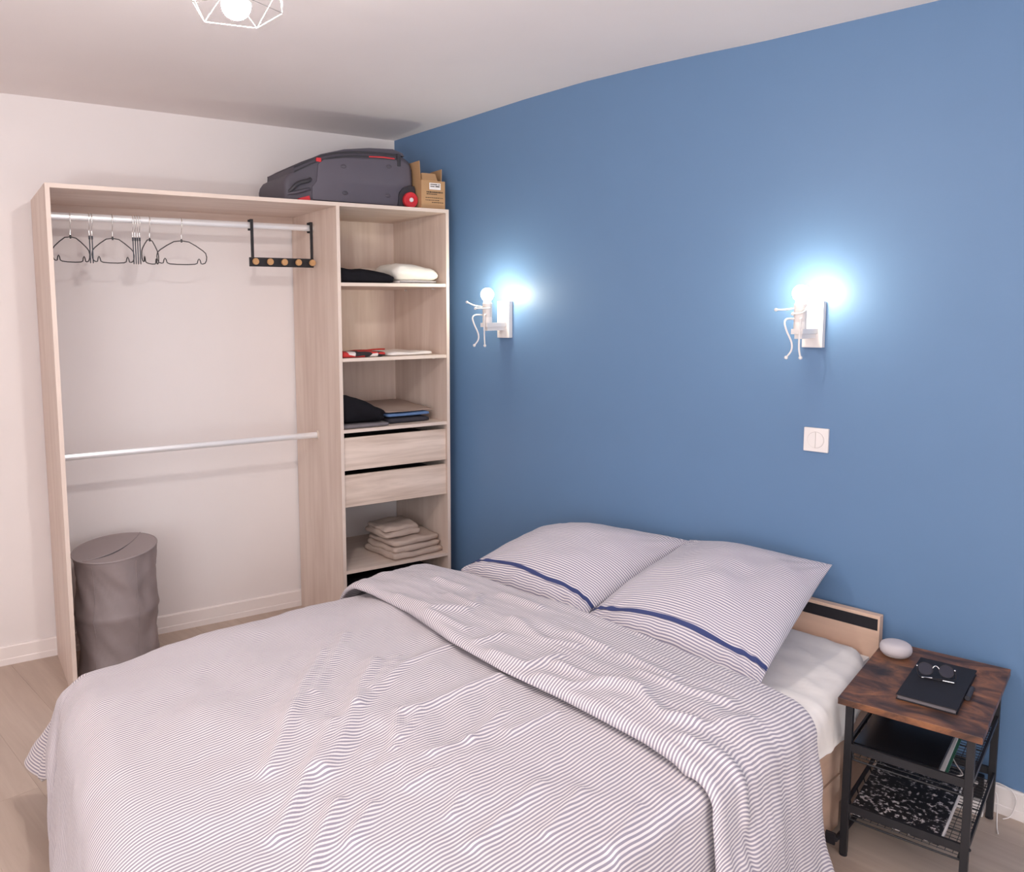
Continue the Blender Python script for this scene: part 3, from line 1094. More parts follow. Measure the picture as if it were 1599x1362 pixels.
# drape: cloth coordinates (c, y) laid over a flat top with rounded, hanging sides
def drape(c, Y, z0, xl, xr, yf, Rl, Rr, Rf, pl_, pr_, pf_, ripple=0.0, seed=0, lift=None, lims=None):
    dr = np.maximum(0, c - xr)
    dl = np.maximum(0, xl - c)
    df = np.maximum(0, yf - Y)
    dx = dr + dl
    sx = np.where(dr > 0, 1.0, -1.0)
    d = np.sqrt(dx ** 2 + df ** 2)
    if lims:                                # round the hanging corner off so its hem runs on from side to foot
        a_, b_ = dx / np.where(dr > 0, lims[1], lims[0]), df / lims[2]
        k_ = np.maximum(a_, b_) / np.maximum(np.hypot(a_, b_), 1e-6)
        tt = np.arctan2(b_, a_)
        k_ = np.where((a_ > 0) & (b_ > 0), k_ * (1 + .16 * np.exp(-((tt - .30) / .20) ** 2) - .30 * np.exp(-((tt - 1.05) / .40) ** 2)), k_)
        dx, df, d = np.where(d > 0, dx * k_, dx), np.where(d > 0, df * k_, df), d * np.where(d > 0, k_, 1)
    dd = np.where(d == 0, 1, d)
    ux, uy = sx * dx / dd, -df / dd
    wx, wf = dx / dd, df / dd
    R = np.where(dr > 0, Rr, Rl) * wx ** 2 + Rf * wf ** 2 + 1e-6
    ph = np.where(dr > 0, pr_, pl_) * wx ** 2 + pf_ * wf ** 2
    ph = ph - .42 * np.exp(-((np.arctan2(wf, wx) - .42) / .30) ** 2) * (wf > 0) * (wx > 0)
    R = np.where(d == 0, .05, R)
    phi = np.minimum(d / R, ph)
    arc = np.minimum(d, R * ph)
    h = R * np.sin(arc / R) + np.maximum(0, d - R * ph) * np.cos(ph)
    v = R * (1 - np.cos(arc / R)) + np.maximum(0, d - R * ph) * np.sin(ph)
    px = np.where(dx > 0, np.where(dr > 0, xr, xl), c)
    py = np.where(df > 0, yf, Y)
    if lims:                                # the foot hem is drawn in towards the bed at its corner
        px = px + .17 * np.clip(df / lims[2], 0, 1) * np.exp(-(np.maximum(0, px - xl) / .45) ** 2) * wf ** 3
    sp = np.sin(phi)
    n = np.stack([ux * sp, uy * sp, np.cos(phi)], -1)
    n = np.where((d == 0)[..., None], np.array([0, 0, 1.0]), n)
    P = np.stack([px + ux * h, py + uy * h, z0 - v], -1)
    if ripple:
        along = np.where(wf > wx, c, Y)
        rp_ = np.sin(along * 17 + vnoise(along, d, seed, 2, 3) * 2.5) * ripple * np.clip((d - .1) / .3, 0, 1)
        P = P + n * rp_[..., None]
    if lift is not None:
        P = P + n * lift[..., None]
    return P, n, d


def arc_u(c, P, x_edge):
    """cloth coordinate that keeps true length where the cloth bends over the right edge"""
    dl_ = np.linalg.norm(np.diff(P, axis=0), axis=-1)
    dc = np.diff(c, axis=0)
    ex = np.where(c[1:] > x_edge[1:] - .06, dl_ - dc, 0)
    return c + np.concatenate([np.zeros((1, c.shape[1])), np.cumsum(ex, axis=0)], 0)


def strokes(c, Y, segs):
    """sum of soft ridges along polylines: (points, width, height)"""
    out = np.zeros_like(c)
    for pts, w, hgt in segs:
        best = np.full_like(c, 1e9)
        for (x0, y0), (x1, y1) in zip(pts, pts[1:]):
            vx, vy = x1 - x0, y1 - y0
            L2 = vx * vx + vy * vy
            t_ = np.clip(((c - x0) * vx + (Y - y0) * vy) / L2, 0, 1)
            best = np.minimum(best, np.hypot(c - x0 - t_ * vx, Y - y0 - t_ * vy))
        out += hgt * np.exp(-(best / w) ** 2)
    return out


RID = [[(1.57, -1.39), (1.70, -1.54), (1.83, -1.68), (1.94, -1.82)], [(1.41, -1.46), (1.59, -1.65), (1.76, -1.81), (1.86, -1.91)], [(1.34, -1.33), (1.62, -1.63)],
       [(1.59, -1.32), (1.70, -1.50)], [(1.63, -1.15), (1.64, -1.34), (1.76, -1.59)], [(1.88, -1.20), (1.87, -1.39), (1.86, -1.51)], [(1.85, -1.53), (1.97, -1.65)],
       [(1.88, -1.49), (1.95, -1.61)], [(2.11, -1.24), (2.10, -1.39)], [(1.79, -1.69), (1.98, -1.91), (2.06, -2.01)], [(2.06, -1.87), (2.12, -1.95), (2.19, -2.03)],
       [(2.11, -1.82), (2.17, -1.92)], [(2.06, -1.49), (2.05, -1.60)], [(2.10, -1.65), (2.11, -1.72)], [(2.20, -1.66), (2.24, -1.72)], [(2.02, -1.34), (2.06, -1.49)],
       [(2.35, -1.45), (2.40, -1.62)], [(2.28, -1.50), (2.33, -1.75)], [(2.46, -1.40), (2.50, -1.55)]]
WID = [.022, .020, .016, .014, .016, .018, .014, .012, .014, .018, .018, .014, .014, .012, .012, .014, .014, .014, .012]
HGT = [.016, .014, .009, .009, .009, .010, .009, .007, .007, .013, .012, .008, .007, .005, .005, .007, .006, .006, .005]
CUF = [[(1.39, -.92), (1.52, -.94), (1.45, -.85)], [(1.27, -1.05), (1.46, -1.07), (1.53, -.99)], [(1.81, -1.16), (1.93, -1.15), (1.96, -1.05)], [(2.0, -1.17), (2.09, -1.16), (2.17, -1.07)],
       [(1.47, -1.10), (1.63, -1.09)], [(1.73, -1.13), (1.74, -1.05)], [(1.51, -.79), (1.69, -.82)], [(2.0, -1.09), (2.12, -1.09), (2.24, -1.07)], [(2.18, -.98), (2.31, -.98), (2.41, -.95)],
       [(2.19, -1.05), (2.33, -1.12), (2.41, -1.10)], [(2.43, -1.17), (2.52, -1.15), (2.60, -1.15)], [(2.36, -1.13), (2.44, -1.07), (2.47, -.97)], [(2.10, -.92), (2.25, -.94)], [(1.9, -.9), (2.02, -.92)],
       [(1.7, -.95), (1.86, -.99), (1.95, -.96)], [(1.25, -.85), (1.36, -.84)]]


def lerp(a, b, t_):
    return a + (b - a) * t_


# mattress with fitted sheet
nu, nv = 120, 110
I, J = np.meshgrid(np.linspace(0, 1, nu), np.linspace(0, 1, nv), indexing='ij')
Yt = lerp(-.056, -2.07, J)
xr_ = XR(Yt) - .035 - .045 * np.exp(-((Yt + .05) / .10) ** 2) - .035 * np.clip((-.75 - Yt) / .1, 0, 1)
c = lerp(XL + .03 - .16, xr_ + .155, I)
lift = vnoise(c * 1.0, Yt * 2.2, 61, 3, 6) * .004 + strokes(c, Yt, [([(2.24, -.22), (2.42, -.36), (2.50, -.40)], .014, .006), ([(2.25, -.36), (2.44, -.50)], .014, .006), ([(2.30, -.12), (2.45, -.22)], .014, .005),
                                                                    ([(2.35, -.56), (2.55, -.60)], .012, .005), ([(2.52, -.45), (2.62, -.47)], .012, .007), ([(2.52, -.55), (2.66, -.60)], .012, .007), ([(2.52, -.64), (2.64, -.70)], .012, .006)])
P, _, _ = drape(c, Yt, .420, XL + .03, xr_, -2.03, .035, .04, .03, 1.5, 1.45, 1.5, lift=lift)
P[..., 2] = np.maximum(P[..., 2], .304)
drop = np.clip((.07 + Yt) / .05 + 1, 0, 1)             # round over towards the headboard
P[..., 2] = np.maximum(P[..., 2] - .03 * drop ** 2, .304)
mt_ = thing('mattress', 'mattress in a cream fitted sheet showing beside the pillows', 'mattress', (0, 0, 0))
grid_obj('fitted_sheet', P[::-1], M['sheet'], mt_)
bm = new_bm()
q = [(XL + .02, -.06), (XR(-.06) - .02, -.06), (XR(-2.05) - .02, -2.05), (XL + .02, -2.05)]
prism(bm, q, lambda x, y: (x, y, .3045), lambda x, y: (x, y, .38))
obj('mattress_core', bm, M['sheet'], mt_)

# duvet: main body and the folded-back cuff
DZ = .470
dv = thing('duvet', 'puffy duvet in blue and white ticking stripes spread over the bed', 'duvet', (0, 0, 0))


def xl_(Y):
    return 1.045 + 0 * Y


def xr_d(Y):
    return 2.482 + 0 * Y


def yf_(c):
    return -2.06 - .20 * (np.clip(c, 1.03, 2.6) - 1.30)


nu, nv = 330, 250
I, J = np.meshgrid(np.linspace(0, 1, nu), np.linspace(0, 1, nv), indexing='ij')
Ya = lerp(-.78, -2.45, J)
LL, LR, LF = .36, .49, .50
c = lerp(xl_(Ya) - LL, xr_d(Ya) + LR, I)
Yt = lerp(-.78, yf_(c) - LF, J)
lift = vnoise(c, Yt, 2, 2, 3.0) * .010 + vnoise(c + .4 * Yt, Yt, 3, 3, 8) * .0035
lift += strokes(c, Yt, list(zip(RID, WID, HGT)))
wr2 = vnoise(c * 1.6 + Yt, Yt * .6 - c * .4, 9, 3, 9) * .0045 * np.exp(-(((c - 1.9) / .55) ** 2 + ((Yt + 1.6) / .45) ** 2))
lift += wr2
puff = .022 * np.sin(PI * np.clip((c - 1.0) / 1.55, 0, 1)) ** .6
lift += puff
P, N_, D_ = drape(c, Yt, DZ, xl_(Yt), xr_d(Yt), yf_(c), .11, .045, .10, 1.42, 1.46, 1.36, ripple=.010, seed=4, lift=lift, lims=(LL, LR, LF))
P[..., 2] = np.where(P[..., 2] < .022, .022 + (P[..., 2] - .022) * .03, P[..., 2])
grid_obj('cover', P[::-1], M['stripe_duvet'], dv, uv=np.stack([arc_u(c, P, xr_d(Yt)), Yt], -1)[::-1], thick=.016, off=-1)

nu, nv = 330, 110
I, J = np.meshgrid(np.linspace(0, 1, nu), np.linspace(0, 1, nv), indexing='ij')


def yfree(c):
    return np.interp(c, [.6, 1.0, 1.12, 1.38, 1.64, 1.89, 2.1, 2.35, 2.46, 2.58, 3.1], [-1.05, -1.06, -1.065, -1.10, -1.165, -1.20, -1.205, -1.222, -1.245, -1.262, -1.27])


def yhem(c):
    return np.interp(c, [.6, 1.1, 1.2, 1.74, 2.14, 2.36, 2.53, 3.1], [-.70, -.695, -.69, -.715, -.745, -.758, -.775, -.73])


Ya = lerp(-.70, -1.2, J)
c = lerp(xl_(Ya) - LL + .02, xr_d(Ya) + .455, I)
Yt = lerp(yhem(c), yfree(c), J)
sd = (Yt - yfree(c))                      # distance from the free edge
sh = (yhem(c) - Yt)
prof = np.sqrt(np.clip(1 - (1 - np.clip(sd / .032, 0, 1)) ** 2, 0, 1)) * np.sqrt(np.clip(1 - (1 - np.clip(sh / .03, 0, 1)) ** 2, 0, 1))
lift = .017 + .024 * prof * (1 - .45 * np.clip((c - 2.40) / .1, 0, 1))
lift += vnoise(c, Yt, 22, 2, 3.5) * .008 * prof + vnoise(c * .6, Yt * 1.6, 23, 3, 11) * .0035 * prof
lift += strokes(c, Yt, [(s, .018, .010) for s in CUF]) * prof
lift += .022 * np.sin(PI * np.clip((c - 1.0) / 1.55, 0, 1)) ** .6
lift += strokes(c, Yt, [([(2.47, -1.27), (2.52, -1.30)], .022, -.03)])
P, N_, D_ = drape(c, Yt, DZ, xl_(Yt), xr_d(Yt), yf_(c) * 0 - 9, .11, .045, .10, 1.42, 1.42, 1.4, ripple=.012, seed=6, lift=lift)
P[..., 2] = np.maximum(P[..., 2], .02)
grid_obj('folded_cuff', P[::-1], M['stripe_duvet'], dv, uv=np.stack([arc_u(c, P, xr_d(Yt)) + .0021 + .02 * vnoise(c, Yt, 31, 2, 2.5), Yt], -1)[::-1], thick=.012, off=-1)


# pillows
def pillow(label, FL, FR_, BR, BL, T1, T2, seed, zlift):
    t = thing('pillow', label, 'pillow', (0, 0, 0))
    n_ = 64
    u = np.sin(np.linspace(-PI / 2, PI / 2, n_))
    Ug, Vg = np.meshgrid(u, u, indexing='ij')
    FL, FR_, BR, BL = [np.array(v) for v in (FL, FR_, BR, BL)]

    def surf(Ug, Vg, top):
        ue = Ug * (1 - .022 * (1 - Vg ** 2))
        ve = Vg * (1 - .03 * (1 - Ug ** 2))
        s = (ue + 1) / 2
        r = (ve + 1) / 2
        base = (FL * ((1 - s) * (1 - r))[..., None] + FR_ * (s * (1 - r))[..., None] + BR * (s * r)[..., None] + BL * ((1 - s) * r)[..., None])
        prof = (np.clip(1 - Ug ** 2, 0, 1) ** .55) * (np.clip(1 - Vg ** 2, 0, 1) ** .55)
        nrm = np.cross(FR_ - FL, BL - FL)
        nrm = nrm / np.linalg.norm(nrm)
        wr = vnoise(Ug * 1.0 + Vg * .3, Vg * 1.2, seed, 2, 2.0) * .009 * prof ** .6
        cr_ = 0
        for cu, cv in ((-1, -1), (1, -1), (1, 1), (-1, 1)):
            ang = np.arctan2(Vg - cv, Ug - cu)
            dist = np.hypot(Vg - cv, Ug - cu)
            cr_ = cr_ + np.sin(ang * 16 + seed) * .0035 * np.exp(-(dist / .55) ** 2) * np.clip(dist * 3, 0, 1)
        # ruffles along the front hem
        ruf = vnoise(Ug * 9 + seed, Vg * 1.5, seed + 5, 2, 1.0) * .007 * np.exp(-((Vg + .93) / .09) ** 2)
        th_ = (T1 if top else -T2) * prof + (wr + cr_ + ruf) * (1 if top else .3)
        return base + nrm * th_[..., None] + np.array([0, 0, zlift])

    wdt = np.linalg.norm(FR_ - FL)
    dpt = np.linalg.norm(BL - FL)
    uvg = np.stack([Ug * wdt / 2, Vg * dpt / 2 * 1.08], -1)
    top = surf(Ug, Vg, True)
    bot = surf(Ug, Vg, False)
    seg = np.linalg.norm(np.diff(top, axis=1), axis=-1)
    al = np.concatenate([np.zeros((n_, 1)), np.cumsum(seg, 1)], 1)
    al = al - al[:, -1:]
    al = al * .55 + np.median(al, axis=0)[None] * .45
    uvg[..., 1] = al
    me = bpy.data.meshes.new('case')
    idx = np.arange(n_ * n_).reshape(n_, n_)
    f1 = np.stack([idx[:-1, :-1], idx[1:, :-1], idx[1:, 1:], idx[:-1, 1:]], -1).reshape(-1, 4)
    f2 = f1[:, ::-1] + n_ * n_
    V_ = np.concatenate([top.reshape(-1, 3), bot.reshape(-1, 3)])
    F = np.concatenate([f1, f2])
    me.from_pydata(V_.tolist(), [], F.tolist())
    l = me.uv_layers.new(name='UVMap')
    uva = np.concatenate([uvg.reshape(-1, 2)] * 2)
    l.data.foreach_set('uv', uva[F.reshape(-1)].astype(np.float32).reshape(-1))
    bm = bmesh.new()
    bm.from_mesh(me)
    bmesh.ops.remove_doubles(bm, verts=bm.verts, dist=.0008)
    bm.to_mesh(me)
    bm.free()
    me.polygons.foreach_set('use_smooth', [True] * len(me.polygons))
    me.materials.append(M['stripe_pillow'])
    o = bpy.data.objects.new('case', me)
    COL.objects.link(o)
    o.parent = t
    # navy ribbon across the front of the case
    ub = np.sin(np.linspace(-PI / 2 * .985, PI / 2 * .985, 90))
    vb = np.linspace(-.800, -.752, 4)
    Ub, Vb = np.meshgrid(ub, vb, indexing='ij')
    S = surf(Ub, Vb + .012 * np.sin(Ub * 5 + seed), True) + np.array([0, -.0014, .0024])
    grid_obj('ribbon', S, M['navy'], t)
    return t


pillow('striped pillow beside the shelf tower, its navy ribbon towards the foot', (1.105, -.600, .472), (1.738, -.668, .470), (1.782, -.06, .626), (1.195, -.10, .585), .105, .020, 3, .0)
pillow('striped pillow nearest the nightstand, one corner raised over the headboard', (1.752, -.690, .474), (2.362, -.695, .462), (2.296, -.07, .656), (1.785, -.07, .634), .100, .020, 8, .0)

# ------------------------------------------------------------------ nightstand and what is on it
AN = math.radians(6.6057)
NP = Vector((2.461, -.0658, 0))
NW, ND, NZ = .3235, .5027, .4508
ns_ = thing('nightstand', 'rustic brown side table with black metal legs and two wire shelves beside the bed', 'nightstand', NP, AN)
bm = new_bm()
box(bm, 0, NW, -ND, 0, NZ - .018, NZ, bev=.0015)
obj('table_top', bm, M['rustic'], ns_)
LW_ = .018
for x0 in (.016, NW - .016 - LW_):
    for y0 in (-ND + .016, -.016 - LW_):
        bm = new_bm()
        box(bm, x0, x0 + LW_, y0, y0 + LW_, .006, NZ - .018, bev=.001)
        lg = obj('leg', bm, M['black_metal'], ns_)
        bm = new_bm()
        lathe(bm, [(.004, 0), (.010, 0), (.010, .007), (.004, .007)], 14, (x0 + LW_ / 2, y0 + LW_ / 2, 0))
        obj('foot', bm, M['black'], lg)
xa, xb = .016 + LW_, NW - .016 - LW_
ya, yb = -ND + .016, -.016
for z in (.313, .142):
    bm = new_bm()
    box(bm, xa, xb, ya + .002, ya + .010, z - .011, z + .011)
    obj('front_rail', bm, M['black_metal'], ns_)
    bm = new_bm()
    box(bm, xa, xb, yb - .010, yb - .002, z - .011, z + .011)
    obj('back_rail', bm, M['black_metal'], ns_)
    for xx in (.018, NW - .018 - .006):
        bm = new_bm()
        box(bm, xx, xx + .006, ya + LW_, yb - LW_, z - .011, z + .003)
        obj('side_rail', bm, M['black_metal'], ns_)
    # wire tray
    bm = new_bm()
    zt = z - .026
    k = np.linspace(ya + .015, yb - .015, 26)
    for yy in k:
        tube(bm, [(xa - .006, yy, zt), (xb + .006, yy, zt)], .0011, 5)
    for xx in np.linspace(xa, xb, 16):
        tube(bm, [(xx, ya + .015, zt - .0015), (xx, yb - .015, zt - .0015)], .0009, 5)
    w = obj('wire_mesh', bm, M['black_metal'], ns_)
    w['kind'] = 'stuff'
    for yy in np.linspace(ya + .06, yb - .06, 6):
        bm = new_bm()
        tube(bm, [(xa - .012, yy, z - .003), (xa - .004, yy, zt - .003), (xb + .004, yy, zt - .003), (xb + .012, yy, z - .003)], .0022, 6)
        obj('shelf_bar', bm, M['black_metal'], ns_)
    bm = new_bm()
    pts = [(xa, ya + .012, z - .012), (xa + .004, ya + .012, zt - .004), (xa + .014, ya + .012, zt - .010), (xb - .014, ya + .012, zt - .010), (xb - .004, ya + .012, zt - .004), (xb, ya + .012, z - .012)]
    tube(bm, catmull(pts, 4), .0028, 8)
    obj('wire_lip', bm, M['black_metal'], ns_, smooth=80)
    for xx in (.016 + LW_, NW - .016):
        bm = new_bm()
        ball(bm, (xx, ya + LW_ / 2 + .001, z), .0045, 10, 6)
        obj('bolt', bm, M['black'], ns_, smooth=180)


def NPt(x, y, z=0.0):
    return NP + Vector((x * math.cos(AN) - y * math.sin(AN), x * math.sin(AN) + y * math.cos(AN), z))


t = thing('smart_speaker', 'small round chalk white speaker on the nightstand by the headboard', 'speaker', NPt(.052, -.105, NZ + .0005), AN)
bm = new_bm()
lathe(bm, [(.018, 0), (.032, .001), (.037, .006)], 40)
obj('base', bm, M['white_plastic'], t, smooth=50)
bm = new_bm()
lathe(bm, [(.026, .0055), (.035, .006), (.0410, .011), (.0432, .019), (.0428, .027), (.0395, .0345), (.033, .0392), (.021, .0418), (.008, .0425), (.001, .0426)], 48)
obj('fabric_top', bm, M['speaker'], t, smooth=60)

t = thing('notebook', 'black notebook with pen loop lying on the nightstand under the glasses', 'notebook', NPt(.187, -.262, NZ + .0005), AN)
bm = new_bm()
box(bm, -.069, .069, -.152, .152, .0, .0025, bev=.001)
obj('back_cover', bm, M['black'], t)
bm = new_bm()
box(bm, -.066, .066, -.149, .149, .0025, .0115)
obj('pages', bm, M['grey_cloth'], t)
bm = new_bm()
box(bm, -.069, .069, -.152, .152, .0115, .0145, bev=.001)
obj('front_cover', bm, M['black'], t)
bm = new_bm()
lathe(bm, [(.0045, -.040), (.0065, -.040), (.0065, .035), (.0045, .035)], 16, (.0755, -.005, .0075), 'y')
obj('pen_loop', bm, M['suit_dark'], t, smooth=50)

t = thing('eyeglasses', 'round wire eyeglasses folded on top of the black notebook', 'glasses', NPt(.178, -.235, NZ + .0155), AN + .32)
rim_r = .0185
TLT = Matrix.Rotation(math.radians(-24), 3, 'X')
for s in (-1, 1):
    bm = new_bm()
    pts = [TLT @ Vector((s * .0252 + rim_r * math.cos(q), 0, rim_r * math.sin(q) * .95)) + Vector((0, .005, .0182)) for q in np.linspace(0, 2 * PI, 36, endpoint=False)]
    tube(bm, pts, .0011, 6, closed=True)
    rm = obj('rim', bm, M['black'], t, smooth=80)
    bm = new_bm()
    vs = [bm.verts.new(TLT @ Vector((s * .0252 + (rim_r - .0006) * math.cos(q), .0004, (rim_r - .0006) * math.sin(q) * .95)) + Vector((0, .005, .0182))) for q in np.linspace(0, 2 * PI, 36, endpoint=False)]
    f = bm.faces.new(vs)
    ex = bmesh.ops.extrude_face_region(bm, geom=[f])
    for v in ex['geom']:
        if isinstance(v, bmesh.types.BMVert):
            v.co += TLT @ Vector((0, .0012, 0))
    bmesh.ops.recalc_face_normals(bm, faces=bm.faces)
    obj('lens', bm, M['glass'], rm)
    bm = new_bm()
    ball(bm, TLT @ Vector((s * .0450, 0, .005)) + Vector((0, .005, .0182)), .0028, 10, 6)
    obj('hinge', bm, M['nickel'], t, smooth=180)
    bm = new_bm()
    yy = -.020 if s < 0 else -.012
    e0 = TLT @ Vector((s * .0450, 0, .005)) + Vector((0, .005, .0182))
    tube(bm, catmull([e0, (s * .044, yy, .006), (s * .016, yy - .004, .003), (-s * .040, yy - .012, .003)], 5), .0016, 6)
    tp = obj('temple', bm, M['black'], t, smooth=80)
    bm = new_bm()
    tube(bm, [(-s * .038, yy - .0115, .0035), (-s * .012, yy - .007, .0035)], .0022, 6)
    obj('temple_tip', bm, M['nickel'], tp, smooth=80)
bm = new_bm()
tube(bm, catmull([TLT @ Vector((x, 0, zz)) + Vector((0, .005, .0182)) for x, zz in ((-.0078, .004), (-.004, .009), (0, .0105), (.004, .009), (.0078, .004))], 4), .0013, 6)
obj('bridge', bm, M['nickel'], t, smooth=80)

zs = .313 - .026
t = thing('laptop', 'thin black laptop lying on the upper shelf of the nightstand', 'laptop', NPt(.138, -.270, zs + .016), AN)
bm = new_bm()
box(bm, -.107, .092, -.185, .170, .0, .007, bev=.002)
obj('base', bm, M['black_metal'], t)
bm = new_bm()
box(bm, -.107, .092, -.185, .170, .0075, .0135, bev=.002)
obj('lid', bm, M['laptop'], t)
t = thing('document_folder', 'green card folder lying under the black laptop', 'folder', NPt(.142, -.266, zs + .0015), AN + .015)
bm = new_bm()
box(bm, -.104, .100, -.187, .172, .0, .0055)
obj('cover', bm, M['green'], t)
bm = new_bm()
box(bm, -.102, .094, -.1885, .168, .0060, .0125)
obj('papers', bm, M['paper'], t)
zs = .142 - .026
t = thing('marbled_portfolio', 'black portfolio with white marbled flecks on the lower shelf of the nightstand', 'portfolio', NPt(.138, -.262, zs + .0015), AN)
bm = new_bm()
box(bm, -.105, .105, -.205, .200, 0, .018, bev=.002)
obj('body', bm, M['marbled'], t)
bm = new_bm()
box(bm, .105, .109, -.205, .200, .004, .016, bev=.001)
obj('spine', bm, M['paper'], t)

# cables and power strip behind the nightstand
t = thing('power_strip', 'white power strip on the floor behind the nightstand', 'power strip', (2.735, -.050, 0), .05)
bm = new_bm()
box(bm, -.11, .012, -.022, .022, 0, .045, bev=.004)
obj('housing', bm, M['white_plastic'], t)
for x in (-.085, -.045):
    bm = new_bm()
    lathe(bm, [(.004, .045), (.017, .045), (.017, .0465), (.015, .0465), (.004, .0462)], 20, (x, 0, 0))
    obj('outlet', bm, M['socket_grey'], t)
t = thing('power_adapter', 'black plug-in adapter standing on the power strip behind the nightstand', 'adapter', (2.722, -.040, .047), .1)
bm = new_bm()
box(bm, -.020, .016, -.014, .012, 0, .064, bev=.004)
obj('housing', bm, M['black'], t)
bm = new_bm()
tube(bm, [(.0, -.012, .045), (.0, -.020, .045)], .005, 8)
obj('plug', bm, M['white_plastic'], t)
t = thing('charging_cable', 'thin white cable looping against the baseboard beside the nightstand', 'cable')
bm = new_bm()
tube(bm, catmull([(2.742, -.030, .040), (2.752, -.022, .085), (2.765, -.020, .095), (2.785, -.020, .094), (2.803, -.021, .088), (2.815, -.022, .066), (2.812, -.023, .035), (2.803, -.028, .010), (2.790, -.04, .003)], 6), .0018, 6)
obj('cord', bm, M['white_plastic'], t, smooth=80)
t = thing('lamp_cable', 'thin white cable hanging straight down to the floor by the nightstand leg', 'cable')
bm = new_bm()
tube(bm, catmull([(2.744, -.045, .042), (2.765, -.04, .075), (2.775, -.045, .06), (2.782, -.07, .022), (2.79, -.10, .004), (2.80, -.13, .003)], 6), .0016, 6)
obj('cord', bm, M['white_plastic'], t, smooth=80)
t = thing('shelf_cable', 'pale thin cable lying on the upper nightstand shelf beside the laptop', 'cable', NPt(0, 0, 0), AN)
bm = new_bm()
zc = .313 - .026 + .004
tube(bm, catmull([(.240, -.32, zc), (.255, -.355, zc), (.275, -.40, zc + .002), (.262, -.42, zc), (.285, -.45, zc)], 6), .0015, 6)
obj('cord', bm, M['white_plastic'], t, smooth=80)

# black angled bracket by the nightstand leg at the bed base
t = thing('floor_bracket', 'black angled metal bracket sticking out by the bed base and nightstand leg', 'bracket', (2.520, -.575, 0), AN)
bm = new_bm()
q = [(0, 0), (.022, .002), (.030, .06), (.028, .20), (.022, .20), (.022, .066), (.014, .010), (0, .008)]
box(bm, -.012, .012, -.004, .004, .040, .072)
tube(bm, [(.012, 0, .056), (.012, .10, .035), (.010, .26, .010)], .007, 8)
box(bm, -.004, .022, .24, .27, 0, .02)
obj('arm', bm, M['black'], t)

# ------------------------------------------------------------------ switch on the blue wall
t = thing('light_switch', 'square white light switch on the blue wall above the bed', 'switch', (2.201, 0, 1.049))
bm = new_bm()
box(bm, -.040, .040, -.010, 0, -.040, .040, bev=.002)
pl_ = obj('cover_plate', bm, M['white_plastic'], t)
bm = new_bm()
lathe(bm, [(.004, -.0099), (.0275, -.0099), (.0275, -.0103), (.004, -.0103)], 40, (0, 0, 0), 'y')
obj('groove', bm, M['socket_grey'], t)
for s in (-1, 1):
    bm = new_bm()
    q_ = np.linspace(-PI / 2, PI / 2, 20)
    vs = [bm.verts.new((s * (.0007 + .0250 * math.cos(q)), -.0101, .0258 * math.sin(q))) for q in q_]
    f = bm.faces.new(vs)
    ex = bmesh.ops.extrude_face_region(bm, geom=[f])
    for v in ex['geom']:
        if isinstance(v, bmesh.types.BMVert):
            v.co.y -= .0022 + (.0010 if s < 0 else 0)
    bmesh.ops.recalc_face_normals(bm, faces=bm.faces)
    obj('rocker', bm, M['white_plastic'], t)


# ------------------------------------------------------------------ little-man wall lamps
def sconce(label, x, z, arms, sc):
    t = thing('wall_lamp', label, 'wall lamp', (x, 0, z), 0, 'white little-man wall lamps on the blue wall')
    t.scale = (sc, sc, sc)
    bm = new_bm()
    box(bm, -.033, .033, -.022, 0, -.073, .077, bev=.0015)
    obj('wall_plate', bm, M['white_metal'], t)
    bm = new_bm()
    box(bm, -.019, .019, -.136, -.022, -.027, -.010, bev=.001)
    box(bm, -.012, .012, -.126, -.022, -.042, -.027, bev=.001)
    obj('arm_block', bm, M['white_metal'], t)
    bm = new_bm()
    lathe(bm, [(.010, -.010), (.0195, -.010), (.0195, .010), (.0185, .012), (.0185, .014), (.0195, .016), (.0195, .070), (.0165, .071), (.0165, .080), (.010, .080)], 28, (0, -.115, 0))
    obj('lamp_body', bm, M['white_metal'], t, smooth=35)
    bm = new_bm()
    lathe(bm, [(.012, .0795), (.0155, .082), (.021, .088), (.0245, .096), (.0255, .104), (.0245, .113), (.0205, .121), (.014, .1268), (.007, .1290), (.001, .1295)], 28, (0, -.115, 0))
    obj('bulb', bm, M['bulb_sconce'], t, smooth=60)
    for pts in arms:
        bm = new_bm()
        tube(bm, catmull(pts, 6), .0028, 8)
        ball(bm, pts[-1], .0055, 12, 8)
        obj('figure_arm', bm, M['white_metal'], t, smooth=60)
    for pts in ([(-.014, -.128, .022), (-.020, -.165, .022), (-.020, -.180, .010), (-.014, -.176, -.016), (-.002, -.166, -.052), (-.002, -.166, -.078), (-.012, -.178, -.100)],
                [(.010, -.133, .024), (.014, -.146, .022), (.016, -.148, .010), (.013, -.146, -.040), (.014, -.146, -.075), (.022, -.152, -.101)]):
        bm = new_bm()
        tube(bm, catmull(pts, 6), .0030, 8)
        ball(bm, pts[-1], .0060, 12, 8)
        obj('figure_leg', bm, M['white_metal'], t, smooth=60)
    return t


sconce('white little-man wall lamp above the light switch, one arm hugging its body', 2.180, 1.430,
       [[(-.018, -.118, .056), (-.026, -.160, .052), (-.038, -.205, .052)], [(.0185, -.116, .058), (.024, -.135, .048), (.016, -.146, .040), (-.002, -.144, .038), (-.012, -.142, .038)]], 1.0)
sconce('white little-man wall lamp beside the shelf tower, both arms stretched forward', .792, 1.447,
       [[(-.018, -.118, .054), (-.022, -.165, .060), (-.026, -.205, .074)], [(.018, -.120, .050), (.020, -.160, .048), (.016, -.200, .048)]], 1.1)

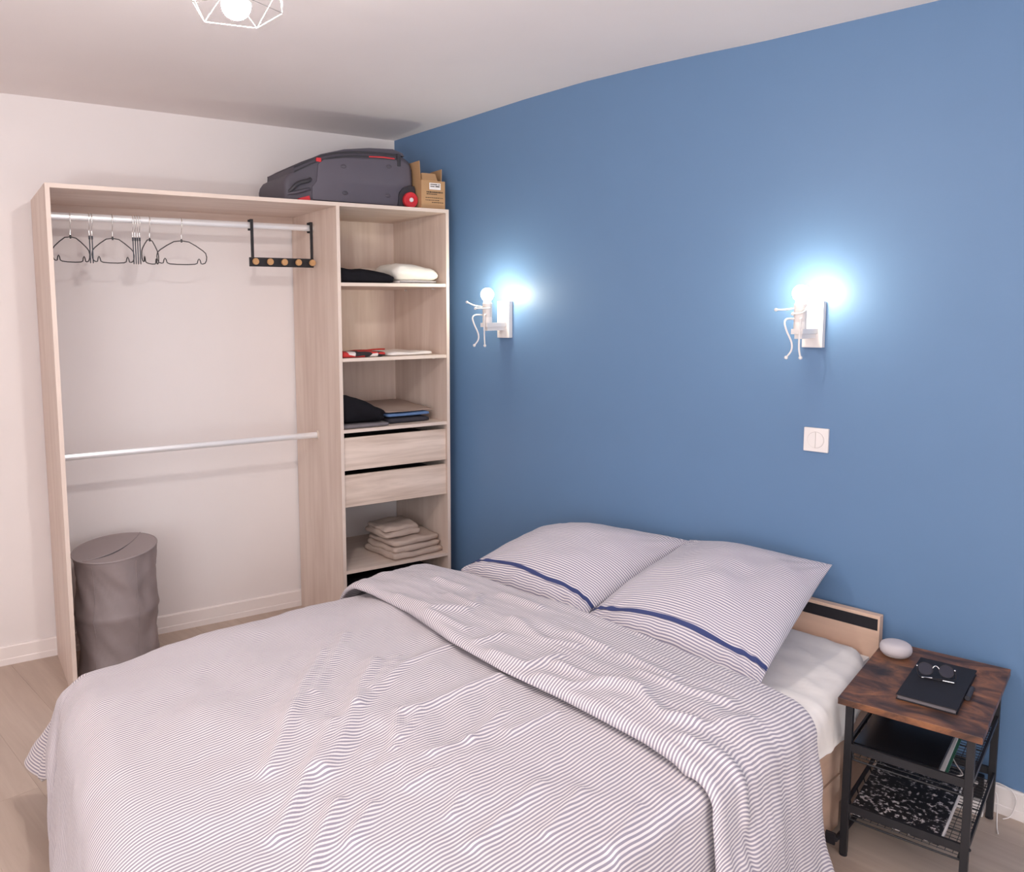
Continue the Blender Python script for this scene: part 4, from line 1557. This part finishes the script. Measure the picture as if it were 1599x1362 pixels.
# ------------------------------------------------------------------ pendant lamp
PC = Vector((1.757, -1.870, 2.128))
t = thing('pendant_lamp', 'geometric wire cage pendant lamp with lit bulb hanging from the ceiling', 'pendant lamp', (PC.x, PC.y, 0))
bz_ = PC.z
bm = new_bm()
lathe(bm, [(.004, bz_), (.0308, bz_), (.031, bz_ - .003), (.0285, bz_ - .014), (.022, bz_ - .0235), (.012, bz_ - .0295), (.001, bz_ - .031)], 28)
obj('bulb', bm, M['bulb_pendant'], t, smooth=60)
bm = new_bm()                                                        # opaque upper half of the LED bulb
lathe(bm, [(.010, bz_ + .055), (.0135, bz_ + .045), (.018, bz_ + .032), (.025, bz_ + .018), (.030, bz_ + .006), (.0308, bz_ + .0005)], 28)
obj('bulb_neck', bm, M['white_plastic'], t, smooth=60)
bm = new_bm()
lathe(bm, [(.010, bz_ + .050), (.020, bz_ + .052), (.021, bz_ + .100), (.012, bz_ + .106), (.004, bz_ + .112)], 24)
obj('lamp_holder', bm, M['nickel'], t, smooth=35)
bm = new_bm()
tube(bm, [(0, 0, bz_ + .108), (0, 0, H - .012)], .003, 8)
obj('cord', bm, M['black'], t)
bm = new_bm()
lathe(bm, [(.004, H - .024), (.045, H - .022), (.05, H - .006), (.05, H + .002), (.004, H + .002)], 32)
obj('ceiling_rose', bm, M['white_metal'], t, smooth=35)
a_off = math.radians(-92)
low = [Vector((.096 * math.cos(a_off + k * PI / 2.5), .096 * math.sin(a_off + k * PI / 2.5), bz_ - .018)) for k in range(5)]
mid = [Vector((.112 * math.cos(a_off + PI / 5 + k * PI / 2.5), .112 * math.sin(a_off + PI / 5 + k * PI / 2.5), bz_ + .07)) for k in range(5)]
top = [Vector((.024 * math.cos(a_off + k * PI / 2.5), .024 * math.sin(a_off + k * PI / 2.5), bz_ + .105)) for k in range(5)]
segs = []
for k in range(5):
    segs += [(low[k], low[(k + 1) % 5]), (low[k], mid[k]), (low[k], mid[k - 1]), (mid[k], mid[(k + 1) % 5]), (mid[k], top[k]), (mid[k], top[(k + 1) % 5])]
for p0, p1 in segs:
    bm = new_bm()
    tube(bm, [p0, p1], .0009, 6)
    obj('cage_wire', bm, M['cage'], t, smooth=60)
